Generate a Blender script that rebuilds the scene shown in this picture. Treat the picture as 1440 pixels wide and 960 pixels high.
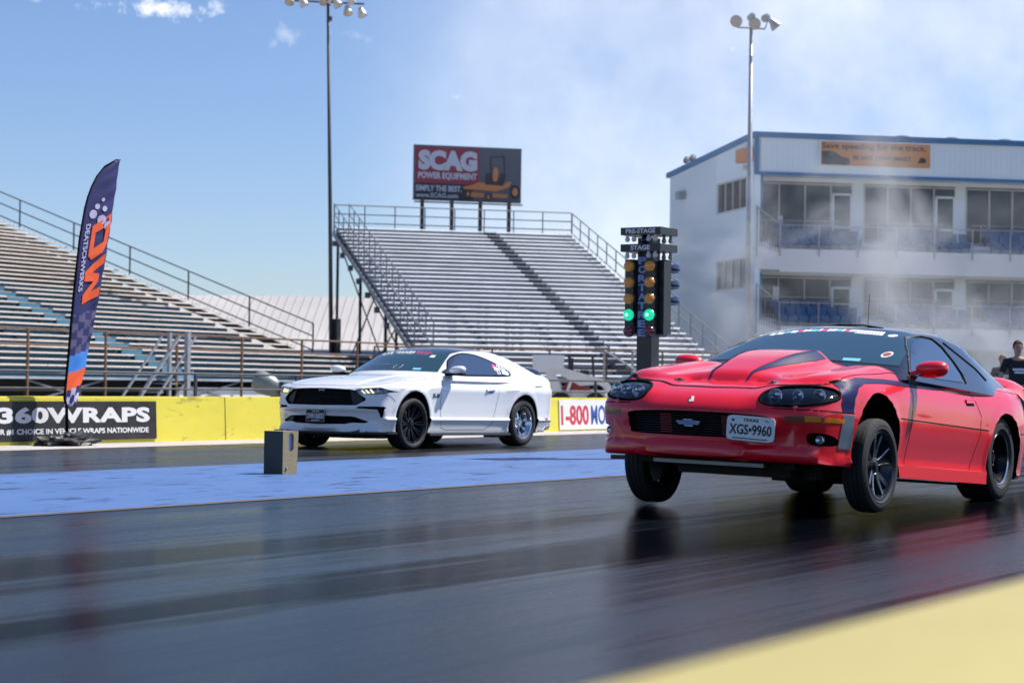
import bpy, bmesh, math, random
import numpy as np
from mathutils import Vector, Matrix
from mathutils.bvhtree import BVHTree
from mathutils.geometry import delaunay_2d_cdt
random.seed(7)
R = math.radians
scene = bpy.context.scene
COL = scene.collection
for o in list(bpy.data.objects): bpy.data.objects.remove(o)

# ------------------------------------------------------------------ camera
VIEW_AZ, PITCH, ROLL, EYE = 0.5513, 0.0219, 0.0132, 0.870
vd = Vector((math.cos(VIEW_AZ), math.sin(VIEW_AZ), 0)); rt = Vector((math.sin(VIEW_AZ), -math.cos(VIEW_AZ), 0))
fw = vd*math.cos(PITCH) + Vector((0, 0, math.sin(PITCH))); up = -vd*math.sin(PITCH) + Vector((0, 0, math.cos(PITCH)))
rx = rt*math.cos(ROLL) + up*math.sin(ROLL); uy = -rt*math.sin(ROLL) + up*math.cos(ROLL)
cd = bpy.data.cameras.new('camera'); cam = bpy.data.objects.new('camera', cd); COL.objects.link(cam)
cm = Matrix((rx, uy, -fw)).transposed().to_4x4(); cm.translation = Vector((0, 0, EYE)); cam.matrix_world = cm
cd.lens = 70; cd.sensor_width = 36; cd.clip_start = 0.05; cd.clip_end = 5000
cd.dof.use_dof = True; cd.dof.focus_distance = 17.5; cd.dof.aperture_fstop = 3.2
scene.camera = cam
scene.view_settings.view_transform = 'Standard'; scene.view_settings.look = 'None'
scene.view_settings.gamma = 1; scene.view_settings.use_curve_mapping = False
scene.view_settings.exposure = 0.6

# ------------------------------------------------------------------ world and sun
SUN = Vector((0.60, -0.42, 1.0)).normalized()
el = math.asin(SUN.z); az = math.atan2(SUN.x, SUN.y)
W = bpy.data.worlds.new('World'); scene.world = W; W.use_nodes = True
nt = W.node_tree; nt.nodes.clear()
def N(nt, t, **kw):
    n = nt.nodes.new(t)
    for k, v in kw.items():
        if k in n.inputs: n.inputs[k].default_value = v
        else: setattr(n, k, v)
    return n
sky = N(nt, 'ShaderNodeTexSky', sky_type='NISHITA', sun_disc=False, sun_elevation=el, sun_rotation=az, altitude=200, air_density=1.0, dust_density=0.3, ozone_density=3.0)
bg = N(nt, 'ShaderNodeBackground', Strength=0.067); wo = N(nt, 'ShaderNodeOutputWorld')
tc = N(nt, 'ShaderNodeTexCoord')
def mth(nt, op, a, b=None, c=None, clamp=False):
    n = nt.nodes.new('ShaderNodeMath'); n.operation = op; n.use_clamp = clamp
    for i, v in enumerate((a, b, c)):
        if v is None: continue
        if hasattr(v, 'is_output'): nt.links.new(v, n.inputs[i])
        else: n.inputs[i].default_value = v
    return n.outputs[0]
def vdot(nt, a, v):
    n = nt.nodes.new('ShaderNodeVectorMath'); n.operation = 'DOT_PRODUCT'; nt.links.new(a, n.inputs[0]); n.inputs[1].default_value = v
    return n.outputs['Value']
def dirazel(a, e): return Vector((math.cos(e)*math.cos(a), math.cos(e)*math.sin(a), math.sin(e)))
cn = N(nt, 'ShaderNodeTexNoise', Scale=75.0, Detail=8.0, Roughness=0.66); nt.links.new(tc.outputs['Generated'], cn.inputs['Vector'])
mask = None
# small fair-weather clouds: azimuth (left positive), elevation, half widths in radians, strength
for (a, e, wa, we, s) in ((0.728, 0.182, 0.028, 0.0070, 1.0), (0.795, 0.187, 0.014, 0.004, .7), (0.6655, 0.1715, 0.015, 0.0065, .6), (0.633, 0.172, 0.012, 0.005, .5), (0.5745, 0.1437, 0.019, 0.0032, .9), (0.603, 0.148, .012, .003, .25), (.4425, .168, .006, .004, .8),
                          (0.90, 0.25, .10, .03, 1), (0.2, 0.35, .15, .04, 1), (0.5, 0.3, .12, .03, .9), (-.6, .4, .2, .06, 1), (-1.9, .35, .3, .07, 1), (2.6, .3, .3, .07, 1)):
    c0 = dirazel(a, e); r0 = Vector((math.sin(a), -math.cos(a), 0)); u0 = r0.cross(c0)
    dx = mth(nt, 'DIVIDE', vdot(nt, tc.outputs['Generated'], r0), wa); dy = mth(nt, 'DIVIDE', vdot(nt, tc.outputs['Generated'], u0), we)
    fr = mth(nt, 'GREATER_THAN', vdot(nt, tc.outputs['Generated'], c0), 0.5)
    d2 = mth(nt, 'ADD', mth(nt, 'MULTIPLY', dx, dx), mth(nt, 'MULTIPLY', dy, dy))
    g = mth(nt, 'MULTIPLY', mth(nt, 'SUBTRACT', 1.0, mth(nt, 'SQRT', d2)), fr)
    g = mth(nt, 'ADD', g, mth(nt, 'MULTIPLY', mth(nt, 'SUBTRACT', cn.outputs['Fac'], 0.55), 4.4))
    g = mth(nt, 'MULTIPLY', mth(nt, 'MULTIPLY', g, mth(nt, 'LESS_THAN', d2, 3.5)), 1.1*s, clamp=True)
    g = mth(nt, 'MULTIPLY', g, mth(nt, 'SUBTRACT', 1.9, mth(nt, 'SQRT', d2), clamp=True), clamp=True)
    g = mth(nt, 'MULTIPLY', g, s)
    mask = g if mask is None else mth(nt, 'MAXIMUM', mask, g)
mx = nt.nodes.new('ShaderNodeMix'); mx.data_type = 'RGBA'
tn = nt.nodes.new('ShaderNodeMix'); tn.data_type = 'RGBA'; tn.blend_type = 'MULTIPLY'; tn.inputs[0].default_value = 1; nt.links.new(sky.outputs[0], tn.inputs[6]); tn.inputs[7].default_value = (1.0, 1.07, 1.30, 1)
# thin high veil over the right half of the view
vn = N(nt, 'ShaderNodeTexNoise', Scale=9.0, Detail=6.0, Roughness=.6); nt.links.new(tc.outputs['Generated'], vn.inputs['Vector'])
vr = N(nt, 'ShaderNodeMapRange'); vr.interpolation_type = 'SMOOTHSTEP'; nt.links.new(vdot(nt, tc.outputs['Generated'], dirazel(.34, .15)), vr.inputs[0]); vr.inputs[1].default_value = .950; vr.inputs[2].default_value = .992
vm = N(nt, 'ShaderNodeMapRange'); nt.links.new(vn.outputs['Fac'], vm.inputs[0]); vm.inputs[1].default_value = .35; vm.inputs[2].default_value = .68; vm.inputs[3].default_value = .16; vm.inputs[4].default_value = .62
mask = mth(nt, 'MAXIMUM', mask, mth(nt, 'MULTIPLY', vr.outputs[0], vm.outputs[0]))
nt.links.new(mask, mx.inputs['Factor']); nt.links.new(tn.outputs[2], mx.inputs[6]); mx.inputs[7].default_value = (11.5, 11.8, 12.6, 1)
nt.links.new(mx.outputs[2], bg.inputs['Color']); nt.links.new(bg.outputs[0], wo.inputs['Surface'])
sd = bpy.data.lights.new('sun', 'SUN'); sd.energy = 4.7; sd.angle = R(0.53); sd.color = (1, .955, .88)
so = bpy.data.objects.new('sun', sd); COL.objects.link(so); so.rotation_euler = SUN.to_track_quat('Z', 'Y').to_euler(); so.location = (0, 0, 30)

# ------------------------------------------------------------------ materials
def mat(name, col, rough=.6, metal=0.0, spec=.5, coat=0, noise=None, bump=None, emis=None, alpha=None, streak=None, coords='Object'):
    """noise=(scale, amount, detail) colour mottling; bump=(scale, strength); streak=(vector scale) for noise"""
    m = bpy.data.materials.new(name); m.use_nodes = True; nt = m.node_tree; b = nt.nodes['Principled BSDF']
    b.inputs['Base Color'].default_value = (*col, 1); b.inputs['Roughness'].default_value = rough; b.inputs['Metallic'].default_value = metal
    b.inputs['Specular IOR Level'].default_value = spec; b.inputs['Coat Weight'].default_value = coat; b.inputs['Coat Roughness'].default_value = .03
    if emis: b.inputs['Emission Color'].default_value = (*emis[0], 1); b.inputs['Emission Strength'].default_value = emis[1]
    if noise or bump:
        t = nt.nodes.new('ShaderNodeTexCoord'); mp = nt.nodes.new('ShaderNodeMapping'); nt.links.new(t.outputs[coords], mp.inputs[0])
        if streak: mp.inputs['Scale'].default_value = streak
    if noise:
        n = N(nt, 'ShaderNodeTexNoise', Scale=noise[0], Detail=noise[2] if len(noise) > 2 else 5.0, Roughness=.6); nt.links.new(mp.outputs[0], n.inputs['Vector'])
        r = nt.nodes.new('ShaderNodeMapRange'); nt.links.new(n.outputs['Fac'], r.inputs[0]); r.inputs[1].default_value = .25; r.inputs[2].default_value = .75
        r.inputs[3].default_value = 1-noise[1]; r.inputs[4].default_value = 1+noise[1]
        h = nt.nodes.new('ShaderNodeHueSaturation'); h.inputs['Color'].default_value = (*col, 1); nt.links.new(r.outputs[0], h.inputs['Value'])
        nt.links.new(h.outputs[0], b.inputs['Base Color'])
        r2 = nt.nodes.new('ShaderNodeMapRange'); nt.links.new(n.outputs['Fac'], r2.inputs[0]); r2.inputs[1].default_value = .3; r2.inputs[2].default_value = .7
        r2.inputs[3].default_value = max(0, rough-.08); r2.inputs[4].default_value = min(1, rough+.08); nt.links.new(r2.outputs[0], b.inputs['Roughness'])
    if bump:
        n = N(nt, 'ShaderNodeTexNoise', Scale=bump[0], Detail=4.0); nt.links.new(mp.outputs[0], n.inputs['Vector'])
        bp = N(nt, 'ShaderNodeBump', Strength=bump[1], Distance=.01); nt.links.new(n.outputs['Fac'], bp.inputs['Height']); nt.links.new(bp.outputs[0], b.inputs['Normal'])
    return m
MT = {}
def clear_lens():
    m = bpy.data.materials.new('clear_lens'); m.use_nodes = True; nt = m.node_tree; nt.nodes.clear(); o = nt.nodes.new('ShaderNodeOutputMaterial'); x = nt.nodes.new('ShaderNodeMixShader')
    f = N(nt, 'ShaderNodeFresnel', IOR=1.7); t = nt.nodes.new('ShaderNodeBsdfTransparent'); t.inputs[0].default_value = (.93, .96, .98, 1); g = N(nt, 'ShaderNodeBsdfGlossy', Roughness=.03)
    nt.links.new(f.outputs[0], x.inputs[0]); nt.links.new(t.outputs[0], x.inputs[1]); nt.links.new(g.outputs[0], x.inputs[2]); nt.links.new(x.outputs[0], o.inputs[0]); MT['clear_lens'] = m
clear_lens()
def m_(k, *a, **kw): MT[k] = mat(k, *a, **kw); return MT[k]
m_('red_paint', (.74, .006, .020), .34, 0, .4, .75)
m_('white_paint', (.80, .81, .82), .35, 0, .5, 1.0)
m_('black_gloss', (.012, .013, .018), .12, 0, .5, .6)
m_('dark_plastic', (.018, .018, .020), .5, noise=(6, .2))
m_('seam', (.004, .004, .004), .9, spec=.1)
m_('under', (.022, .021, .020), .75, noise=(9, .4))
m_('glass_dark', (.014, .048, .054), .04, 0, .9, .5)
m_('glass_side', (.012, .022, .040), .04, 0, 1.0, .5)
m_('rubber', (.020, .020, .021), .75, noise=(14, .3), bump=(60, .3))
m_('rim_black', (.015, .015, .018), .25, .6)
m_('rim_dark', (.05, .055, .06), .22, .8)
m_('polished', (.72, .73, .75), .16, 1.0)
m_('steel', (.42, .42, .43), .35, 1.0, noise=(8, .2))
m_('stripe_blue', (.008, .012, .075), .5, 0, .15, .0)
m_('stripe_grey', (.13, .17, .22), .45, 0, .4, .1)
m_('amber_lens', (.80, .26, .02), .15, 0, .6, .6)
m_('amber_dull', (.16, .07, .02), .25, 0, .5, .5)
m_('red_lens', (.35, .01, .012), .2, 0, .5, .5)
m_('plate_white', (.78, .79, .80), .45)
m_('ink', (.012, .012, .016), .6)
m_('white_vinyl', (.8, .8, .8), .5)
m_('pink_vinyl', (.75, .05, .22), .5)
m_('cyan_vinyl', (.15, .55, .75), .5)
m_('lamp_glass', (.85, .88, .92), .10, .7, .8, .6)
m_('lamp_dark', (.22, .27, .32), .20, .7, .8, .3)
m_('led', (.85, .85, .7), .3, emis=((1, .95, .65), .45))
m_('emblem_blue', (.03, .10, .30), .3, .2, .5, .5)
m_('yellow_faded', (.38, .32, .115), .7, noise=(1.2, .12, 8), bump=(40, .15))
m_('yellow_wall', (.66, .58, .062), .62, noise=(2.2, .07, 8), bump=(40, .15))
m_('banner_black', (.018, .018, .020), .5, noise=(5, .4, 8))
m_('banner_white', (.72, .72, .74), .6, noise=(3, .06))
m_('letter_white', (.68, .68, .70), .6)
m_('letter_red', (.55, .03, .045), .5)
m_('letter_blue', (.03, .08, .33), .5)
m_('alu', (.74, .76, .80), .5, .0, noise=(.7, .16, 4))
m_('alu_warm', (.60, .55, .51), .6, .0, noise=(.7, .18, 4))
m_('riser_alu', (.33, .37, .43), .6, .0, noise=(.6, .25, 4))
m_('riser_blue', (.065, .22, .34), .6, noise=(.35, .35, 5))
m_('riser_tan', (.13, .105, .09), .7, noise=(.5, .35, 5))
m_('rust_steel', (.14, .075, .045), .75, noise=(4, .45, 6))
m_('dark_steel', (.035, .04, .05), .6, noise=(3, .3))
m_('grey_steel', (.16, .18, .21), .5, .3, noise=(3, .25))
m_('galv', (.34, .36, .39), .45, .5, noise=(5, .2))
m_('matte_black', (.02, .02, .022), .9, noise=(2, .5))
m_('cladding', (.74, .83, .88), .55, noise=(.25, .06, 6))
m_('cladding_warm', (.72, .74, .75), .6, noise=(.3, .08, 6))
m_('trim_blue', (.04, .17, .36), .5, noise=(1, .12))
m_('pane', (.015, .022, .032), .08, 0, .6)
m_('window_frame', (.50, .50, .50), .5)
m_('seat_blue', (.012, .10, .26), .4, noise=(2, .2))
m_('roof_white', (.50, .475, .45), .5, .1, noise=(.12, .06, 6))
m_('roof_patch', (.42, .37, .32), .7)
m_('orange', (.62, .26, .09), .6, noise=(1.5, .06))
m_('flag_navy', (.010, .013, .10), .7, noise=(5, .2))
m_('flag_purple', (.085, .075, .17), .7)
m_('flag_orange', (.80, .10, .02), .65)
m_('flag_blue', (.035, .20, .62), .65)
m_('flag_lilac', (.45, .42, .60), .7)
m_('block_shade', (.012, .028, .030), .5, noise=(6, .15))
m_('block_olive', (.25, .21, .12), .8, noise=(25, .18, 6), bump=(60, .5))
m_('tree_black', (.014, .014, .017), .35)
m_('tree_blue', (.010, .022, .075), .25, 0, .5, .4)
m_('tree_letter', (.30, .38, .62), .5)
m_('bulb_amber', (.80, .30, .03), .2, 0, .5, .6)
m_('bulb_green', (.02, .55, .25), .2, emis=((.02, .9, .45), .45))
m_('bulb_green_core', (.5, 1, .8), .2, emis=((.4, 1, .7), 1.2))
m_('bulb_red', (.18, .012, .018), .18, 0, .5, .7)
m_('bulb_clear', (.55, .55, .50), .15, 0, .5, .5)
m_('loader_white', (.80, .78, .74), .5, noise=(3, .12))
m_('red_dull', (.30, .04, .04), .6)
m_('floodlight', (.62, .60, .58), .4, .2)
m_('flood_lens', (.48, .40, .33), .25, .2)
m_('drum_grey', (.20, .23, .22), .4, .3, noise=(5, .2))
m_('skin', (.42, .24, .17), .6)
m_('shirt_black', (.012, .012, .014), .85, noise=(8, .3))
m_('denim', (.05, .07, .11), .85)
m_('hair', (.05, .025, .015), .8)
m_('billboard_grey', (.09, .10, .13), .5, noise=(.5, .1))
m_('billboard_red', (.30, .02, .055), .5)
m_('billboard_black', (.015, .022, .032), .5)
m_('billboard_white', (.52, .57, .66), .5)
m_('mower_orange', (.62, .22, .06), .5)
m_('mower_dark', (.02, .022, .03), .5)

MT['glass_side'].node_tree.nodes['Principled BSDF'].inputs['IOR'].default_value = 2.2; MT['glass_dark'].node_tree.nodes['Principled BSDF'].inputs['IOR'].default_value = 1.85
# ------------------------------------------------------------------ object helpers
def tag(o, label=None, cat=None, group=None, kind=None):
    if label: o['label'] = label
    if cat: o['category'] = cat
    if group: o['group'] = group
    if kind: o['kind'] = kind
    return o
def thing(name, label, cat, loc=(0, 0, 0), rotz=0, group=None):
    o = bpy.data.objects.new(name, None); COL.objects.link(o); o.location = loc; o.rotation_euler = (0, 0, rotz); o.empty_display_size = .2
    return tag(o, label, cat, group)
def mesh_ob(name, vs, fs, m, parent=None, smooth=False, sharp=None):
    me = bpy.data.meshes.new(name); me.from_pydata([tuple(v) for v in vs], [], [tuple(f) for f in fs]); me.update()
    me.materials.append(MT[m] if isinstance(m, str) else m)
    return link_me(name, me, parent, smooth, sharp)
def link_me(name, me, parent=None, smooth=False, sharp=None):
    o = bpy.data.objects.new(name, me); COL.objects.link(o)
    if parent is not None: o.parent = parent
    if smooth:
        me.polygons.foreach_set('use_smooth', [True]*len(me.polygons))
        if sharp: me.set_sharp_from_angle(angle=R(sharp))
    return o
class MB:
    def __init__(s, M=None): s.v = []; s.f = []; s.M = M
    def add(s, vs, fs):
        k = len(s.v)
        s.v += [(s.M @ Vector(v)) if s.M is not None else Vector(v) for v in vs]; s.f += [tuple(i+k for i in f) for f in fs]; return s
    def hexa(s, p): return s.add(p, [(0, 3, 2, 1), (4, 5, 6, 7), (0, 1, 5, 4), (1, 2, 6, 5), (2, 3, 7, 6), (3, 0, 4, 7)])
    def box(s, x0, y0, z0, x1, y1, z1): return s.hexa([(x0, y0, z0), (x1, y0, z0), (x1, y1, z0), (x0, y1, z0), (x0, y0, z1), (x1, y0, z1), (x1, y1, z1), (x0, y1, z1)])
    def bar(s, a, b, w, h=None, upv=(0, 0, 1)):
        a, b = Vector(a), Vector(b); h = h or w; d = (b-a).normalized(); u = Vector(upv)
        if abs(d.dot(u)) > .99: u = Vector((0, 1, 0))
        x = d.cross(u).normalized()*w/2; z = x.cross(d).normalized()*h/2
        return s.hexa([a-x-z, a+x-z, b+x-z, b-x-z, a-x+z, a+x+z, b+x+z, b-x+z])
    def tube(s, pts, r, n=8, cap=True, closed=False):
        pts = [Vector(p) for p in pts]; rs = r if isinstance(r, (list, tuple)) else [r]*len(pts); vs = []; prev = None
        for i, p in enumerate(pts):
            d = (pts[min(i+1, len(pts)-1)]-pts[max(i-1, 0)]).normalized()
            if prev is None:
                a = d.orthogonal().normalized()
            else:
                a = (prev - d*prev.dot(d)).normalized()
            prev = a; b = d.cross(a)
            vs += [p+(a*math.cos(t)+b*math.sin(t))*rs[i] for t in [2*math.pi*k/n for k in range(n)]]
        fs = [(i*n+k, i*n+(k+1) % n, (i+1)*n+(k+1) % n, (i+1)*n+k) for i in range(len(pts)-1) for k in range(n)]
        if cap: fs += [tuple(range(n-1, -1, -1)), tuple((len(pts)-1)*n+k for k in range(n))]
        return s.add(vs, fs)
    def lathe(s, prof, c=(0, 0, 0), axis=(0, 1, 0), n=48, close=False):
        """prof: (radius, along axis)"""
        c = Vector(c); d = Vector(axis).normalized(); a = d.orthogonal().normalized(); b = d.cross(a); vs = []
        for (r, h) in prof: vs += [c+d*h+(a*math.cos(t)+b*math.sin(t))*r for t in [2*math.pi*k/n for k in range(n)]]
        m = len(prof); rng = range(m if close else m-1)
        return s.add(vs, [(i*n+k, i*n+(k+1) % n, ((i+1) % m)*n+(k+1) % n, ((i+1) % m)*n+k) for i in rng for k in range(n)])
    def prism(s, poly, fn, t0, t1):
        """poly: 2D outline; fn(a,b,t)->3D"""
        n = len(poly); vs = [fn(a, b, t0) for a, b in poly]+[fn(a, b, t1) for a, b in poly]
        return s.add(vs, [tuple(range(n-1, -1, -1)), tuple(range(n, 2*n))]+[(k, (k+1) % n, n+(k+1) % n, n+k) for k in range(n)])
    def build(s, name, m, parent=None, smooth=False, sharp=None, fix=True):
        if fix:
            bm = bmesh.new(); vv = [bm.verts.new(v) for v in s.v]
            for f in s.f:
                try: bm.faces.new([vv[i] for i in f])
                except ValueError: pass
            bmesh.ops.recalc_face_normals(bm, faces=bm.faces)
            me = bpy.data.meshes.new(name); bm.to_mesh(me); bm.free(); me.materials.append(MT[m] if isinstance(m, str) else m)
            return link_me(name, me, parent, smooth, sharp)
        return mesh_ob(name, s.v, s.f, m, parent, smooth, sharp)
def ell_poly(cx, cy, rx_, ry_, n=24, p=2.0):
    return [(cx+rx_*math.copysign(abs(math.cos(t))**(2/p), math.cos(t)), cy+ry_*math.copysign(abs(math.sin(t))**(2/p), math.sin(t))) for t in [2*math.pi*k/n for k in range(n)]]
_dg = None
def text_geo(s, offset=0.0, extrude=0.0, spacing=1.0):
    """text outline as flat/extruded mesh data normalised to unit width and unit height: verts (x 0..1, y 0..1, z)"""
    cu = bpy.data.curves.new('t', 'FONT'); cu.body = s; cu.offset = offset; cu.extrude = extrude; cu.resolution_u = 3; cu.space_character = spacing
    to = bpy.data.objects.new('t', cu); COL.objects.link(to)
    dg = bpy.context.evaluated_depsgraph_get(); me = bpy.data.meshes.new_from_object(to.evaluated_get(dg))
    vs = [v.co.copy() for v in me.vertices]; fs = [tuple(p.vertices) for p in me.polygons]
    bpy.data.objects.remove(to); bpy.data.curves.remove(cu); bpy.data.meshes.remove(me)
    x0 = min(v.x for v in vs); x1 = max(v.x for v in vs); y0 = min(v.y for v in vs); y1 = max(v.y for v in vs)
    return [((v.x-x0)/(x1-x0), (v.y-y0)/(y1-y0), v.z) for v in vs], fs
def text_on(name, s, m, parent, fn, offset=.02, depth=.006, spacing=1.0):
    """fn(a,b,t): a,b in 0..1 over the text's box, t is height above the surface"""
    vs, fs = text_geo(s, offset, .5, spacing)
    V = [fn(a, b, depth if z > 0 else 0) for a, b, z in vs]
    return mesh_ob(name, V, fs, m, parent)
# ------------------------------------------------------------------ car body tools
def pchip(pts):
    xs = np.array([p[0] for p in pts], float); ys = np.array([p[1] for p in pts], float)
    h = np.diff(xs); d = np.diff(ys)/h; m = np.zeros(len(xs)); m[0] = d[0]; m[-1] = d[-1]
    for i in range(1, len(xs)-1):
        if d[i-1]*d[i] > 0:
            w1 = 2*h[i]+h[i-1]; w2 = h[i]+2*h[i-1]; m[i] = (w1+w2)/(w1/d[i-1]+w2/d[i])
    def f(x):
        x = np.clip(np.asarray(x, float), xs[0], xs[-1]); i = np.clip(np.searchsorted(xs, x)-1, 0, len(h)-1); t = (x-xs[i])/h[i]
        return (2*t**3-3*t**2+1)*ys[i]+(t**3-2*t**2+t)*h[i]*m[i]+(-2*t**3+3*t**2)*ys[i+1]+(t**3-t**2)*h[i]*m[i+1]
    return f
def lin(pts):
    xs = [p[0] for p in pts]; ys = [p[1] for p in pts]
    return lambda x: np.interp(x, xs, ys)
def sstep(a, b, x): t = np.clip((x-a)/(b-a), 0, 1); return t*t*(3-2*t)
def smax(a, b, k):
    h = np.clip(.5+.5*(a-b)/k, 0, 1); return b+(a-b)*h+k*h*(1-h)
def shell_geo(F, core, n, power=5):
    """closed surface F=0 sampled by rays from a core box. core(a,b,c)->(x,y,z) for a,b,c in [-1,1]; n = divisions"""
    verts = []; faces = []; idx = {}
    nx, ny, nz = n
    def vid(i, j, k):
        key = (i, j, k)
        if key not in idx: idx[key] = len(verts); verts.append((2*i/nx-1, 2*j/ny-1, 2*k/nz-1))
        return idx[key]
    for i in range(nx):
        for j in range(ny):
            faces.append((vid(i, j, nz), vid(i+1, j, nz), vid(i+1, j+1, nz), vid(i, j+1, nz))); faces.append((vid(i, j+1, 0), vid(i+1, j+1, 0), vid(i+1, j, 0), vid(i, j, 0)))
        for k in range(nz):
            faces.append((vid(i, 0, k), vid(i+1, 0, k), vid(i+1, 0, k+1), vid(i, 0, k+1))); faces.append((vid(i, ny, k+1), vid(i+1, ny, k+1), vid(i+1, ny, k), vid(i, ny, k)))
    for j in range(ny):
        for k in range(nz):
            faces.append((vid(0, j, k+1), vid(0, j+1, k+1), vid(0, j+1, k), vid(0, j, k))); faces.append((vid(nx, j, k), vid(nx, j+1, k), vid(nx, j+1, k+1), vid(nx, j, k+1)))
    c = np.array(verts); a, b, cc = c[:, 0], c[:, 1], c[:, 2]
    x, y, z = core(a, b, cc); P = np.stack([x, y, z], 1)
    on = [np.abs(np.abs(q)-1) < 1e-9 for q in (a, b, cc)]
    d = np.stack([np.where(o, np.sign(q), np.sign(q)*np.abs(q)**power) for o, q in zip(on, (a, b, cc))], 1)
    d /= np.linalg.norm(d, axis=1)[:, None]
    lo = np.zeros(len(c)); hi = np.full(len(c), np.nan)
    t = 0.0
    for s in range(90):
        t2 = t+.012; Q = P+d*t2; v = F(Q[:, 0], Q[:, 1], Q[:, 2])
        new = np.isnan(hi) & (v > 0); hi[new] = t2; lo[new] = t; t = t2
        if not np.isnan(hi).any(): break
    hi = np.where(np.isnan(hi), t, hi)
    for s in range(22):
        m = (lo+hi)/2; Q = P+d*m[:, None]; v = F(Q[:, 0], Q[:, 1], Q[:, 2]); hi = np.where(v > 0, m, hi); lo = np.where(v > 0, lo, m)
    V = P+d*((lo+hi)/2)[:, None]; ctr = P.mean(0); out = []
    for f in faces:   # every face turned outwards
        a, b_, c_ = V[f[0]], V[f[1]], V[f[2]]; nrm = np.cross(b_-a, c_-a); m_d = d[list(f)].mean(0)
        out.append(f if nrm.dot(m_d) > 0 else tuple(reversed(f)))
    return V, out
AX = {'side': (0, 1, 0), 'rside': (0, -1, 0), 'front': (1, 0, 0), 'rear': (-1, 0, 0), 'top': (0, 0, -1)}
def ax_pt(ax, a, b, far=3.0):
    return Vector({'side': (a, -far, b), 'rside': (a, far, b), 'front': (-far, a, b), 'rear': (far+4, a, b), 'top': (a, b, far)}[ax])
def fill_poly(poly, res):
    """triangulate a 2D outline with interior points"""
    P = []; n = len(poly)
    for i in range(n):
        a = Vector(poly[i]); b = Vector(poly[(i+1) % n]); k = max(1, int((b-a).length/res))
        P += [a.lerp(b, j/k) for j in range(k)]
    nb = len(P); x0 = min(p.x for p in P); x1 = max(p.x for p in P); y0 = min(p.y for p in P); y1 = max(p.y for p in P)
    def inside(q):
        c = False
        for i in range(nb):
            a, b = P[i], P[i-1]
            if (a.y > q.y) != (b.y > q.y) and q.x < (b.x-a.x)*(q.y-a.y)/(b.y-a.y)+a.x: c = not c
        return c
    pts = list(P); y = y0+res/2; r = 0
    while y < y1:
        x = x0+res/2+(res/2 if r % 2 else 0)
        while x < x1:
            q = Vector((x, y))
            if inside(q) and min((q-p).length for p in P) > res*.45: pts.append(q)
            x += res
        y += res; r += 1
    V, E, Fc, *_ = delaunay_2d_cdt(pts, [], [list(range(nb))], 1, 1e-6)
    return [Vector(v) for v in V], [tuple(f) for f in Fc]
def smooth_poly(poly, k=4):
    n = len(poly); out = []
    for i in range(n):
        p0, p1, p2, p3 = [Vector(poly[(i+j) % n]) for j in (-1, 0, 1, 2)]
        for s in range(k):
            t = s/k; out.append(.5*((2*p1)+(-p0+p2)*t+(2*p0-5*p1+4*p2-p3)*t*t+(-p0+3*p1-3*p2+p3)*t**3))
    return [tuple(v) for v in out]
def cast(bvh, ax, a, b):
    d = Vector(AX[ax]); h = bvh.ray_cast(ax_pt(ax, a, b), d)
    if h[0] is None:
        o = ax_pt(ax, a, b); near = None
        for s in range(1, 60):
            q = o+d*(.1*s); r = bvh.find_nearest(q)
            if near is None or r[3] < near[3]: near = r
        return near[0], near[1]
    n = h[1] if h[1].dot(d) < 0 else -h[1]
    return h[0], n
def overlay(name, poly, ax, bvh, off, m, parent, res=.03, skirt=.01, smooth=True):
    V, Fc = fill_poly(poly, res); hs = [cast(bvh, ax, v.x, v.y) for v in V]
    vs = [h[0]+h[1]*off for h in hs]; bm = bmesh.new(); vv = [bm.verts.new(v) for v in vs]
    for f in Fc:
        try: bm.faces.new([vv[i] for i in f])
        except ValueError: pass
    d = Vector(AX[ax])
    bm.normal_update()
    av = sum((f.normal*f.calc_area() for f in bm.faces), Vector())
    if av.dot(d) > 0: bmesh.ops.reverse_faces(bm, faces=bm.faces)
    if skirt:
        be = [e for e in bm.edges if e.is_boundary]; r = bmesh.ops.extrude_edge_only(bm, edges=be); bm.verts.index_update()
        nv = [g for g in r['geom'] if isinstance(g, bmesh.types.BMVert)]
        nm = {tuple(round(c, 5) for c in v): h[1] for v, h in zip(vs, hs)}
        for v in nv: v.co -= nm.get(tuple(round(c, 5) for c in v.co), -d)*(off+skirt)
    me = bpy.data.meshes.new(name); bm.to_mesh(me); bm.free(); me.materials.append(MT[m] if isinstance(m, str) else m)
    return link_me(name, me, parent, smooth, 40)
def path2(pts, res=.03):
    out = []
    for i in range(len(pts)-1):
        a, b = Vector(pts[i]), Vector(pts[i+1]); k = max(1, int((b-a).length/res)); out += [a.lerp(b, j/k) for j in range(k)]
    return out+[Vector(pts[-1])]
def seam_geo(mb, pts, ax, bvh, w=.007, off=.0012):
    P = path2(pts); hs = [cast(bvh, ax, p.x, p.y) for p in P]; vs = []
    for i, (h, n) in enumerate(hs):
        t = (hs[min(i+1, len(hs)-1)][0]-hs[max(i-1, 0)][0]).normalized(); s = t.cross(n).normalized()*w/2
        vs += [h+n*off-s, h+n*off+s]
    mb.add(vs, [(2*i, 2*i+1, 2*i+3, 2*i+2) for i in range(len(hs)-1)]); return mb
def tube_on(pts, ax, bvh, off):
    return [h[0]+h[1]*off for h in (cast(bvh, ax, p.x, p.y) for p in path2(pts, .04))]
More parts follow.
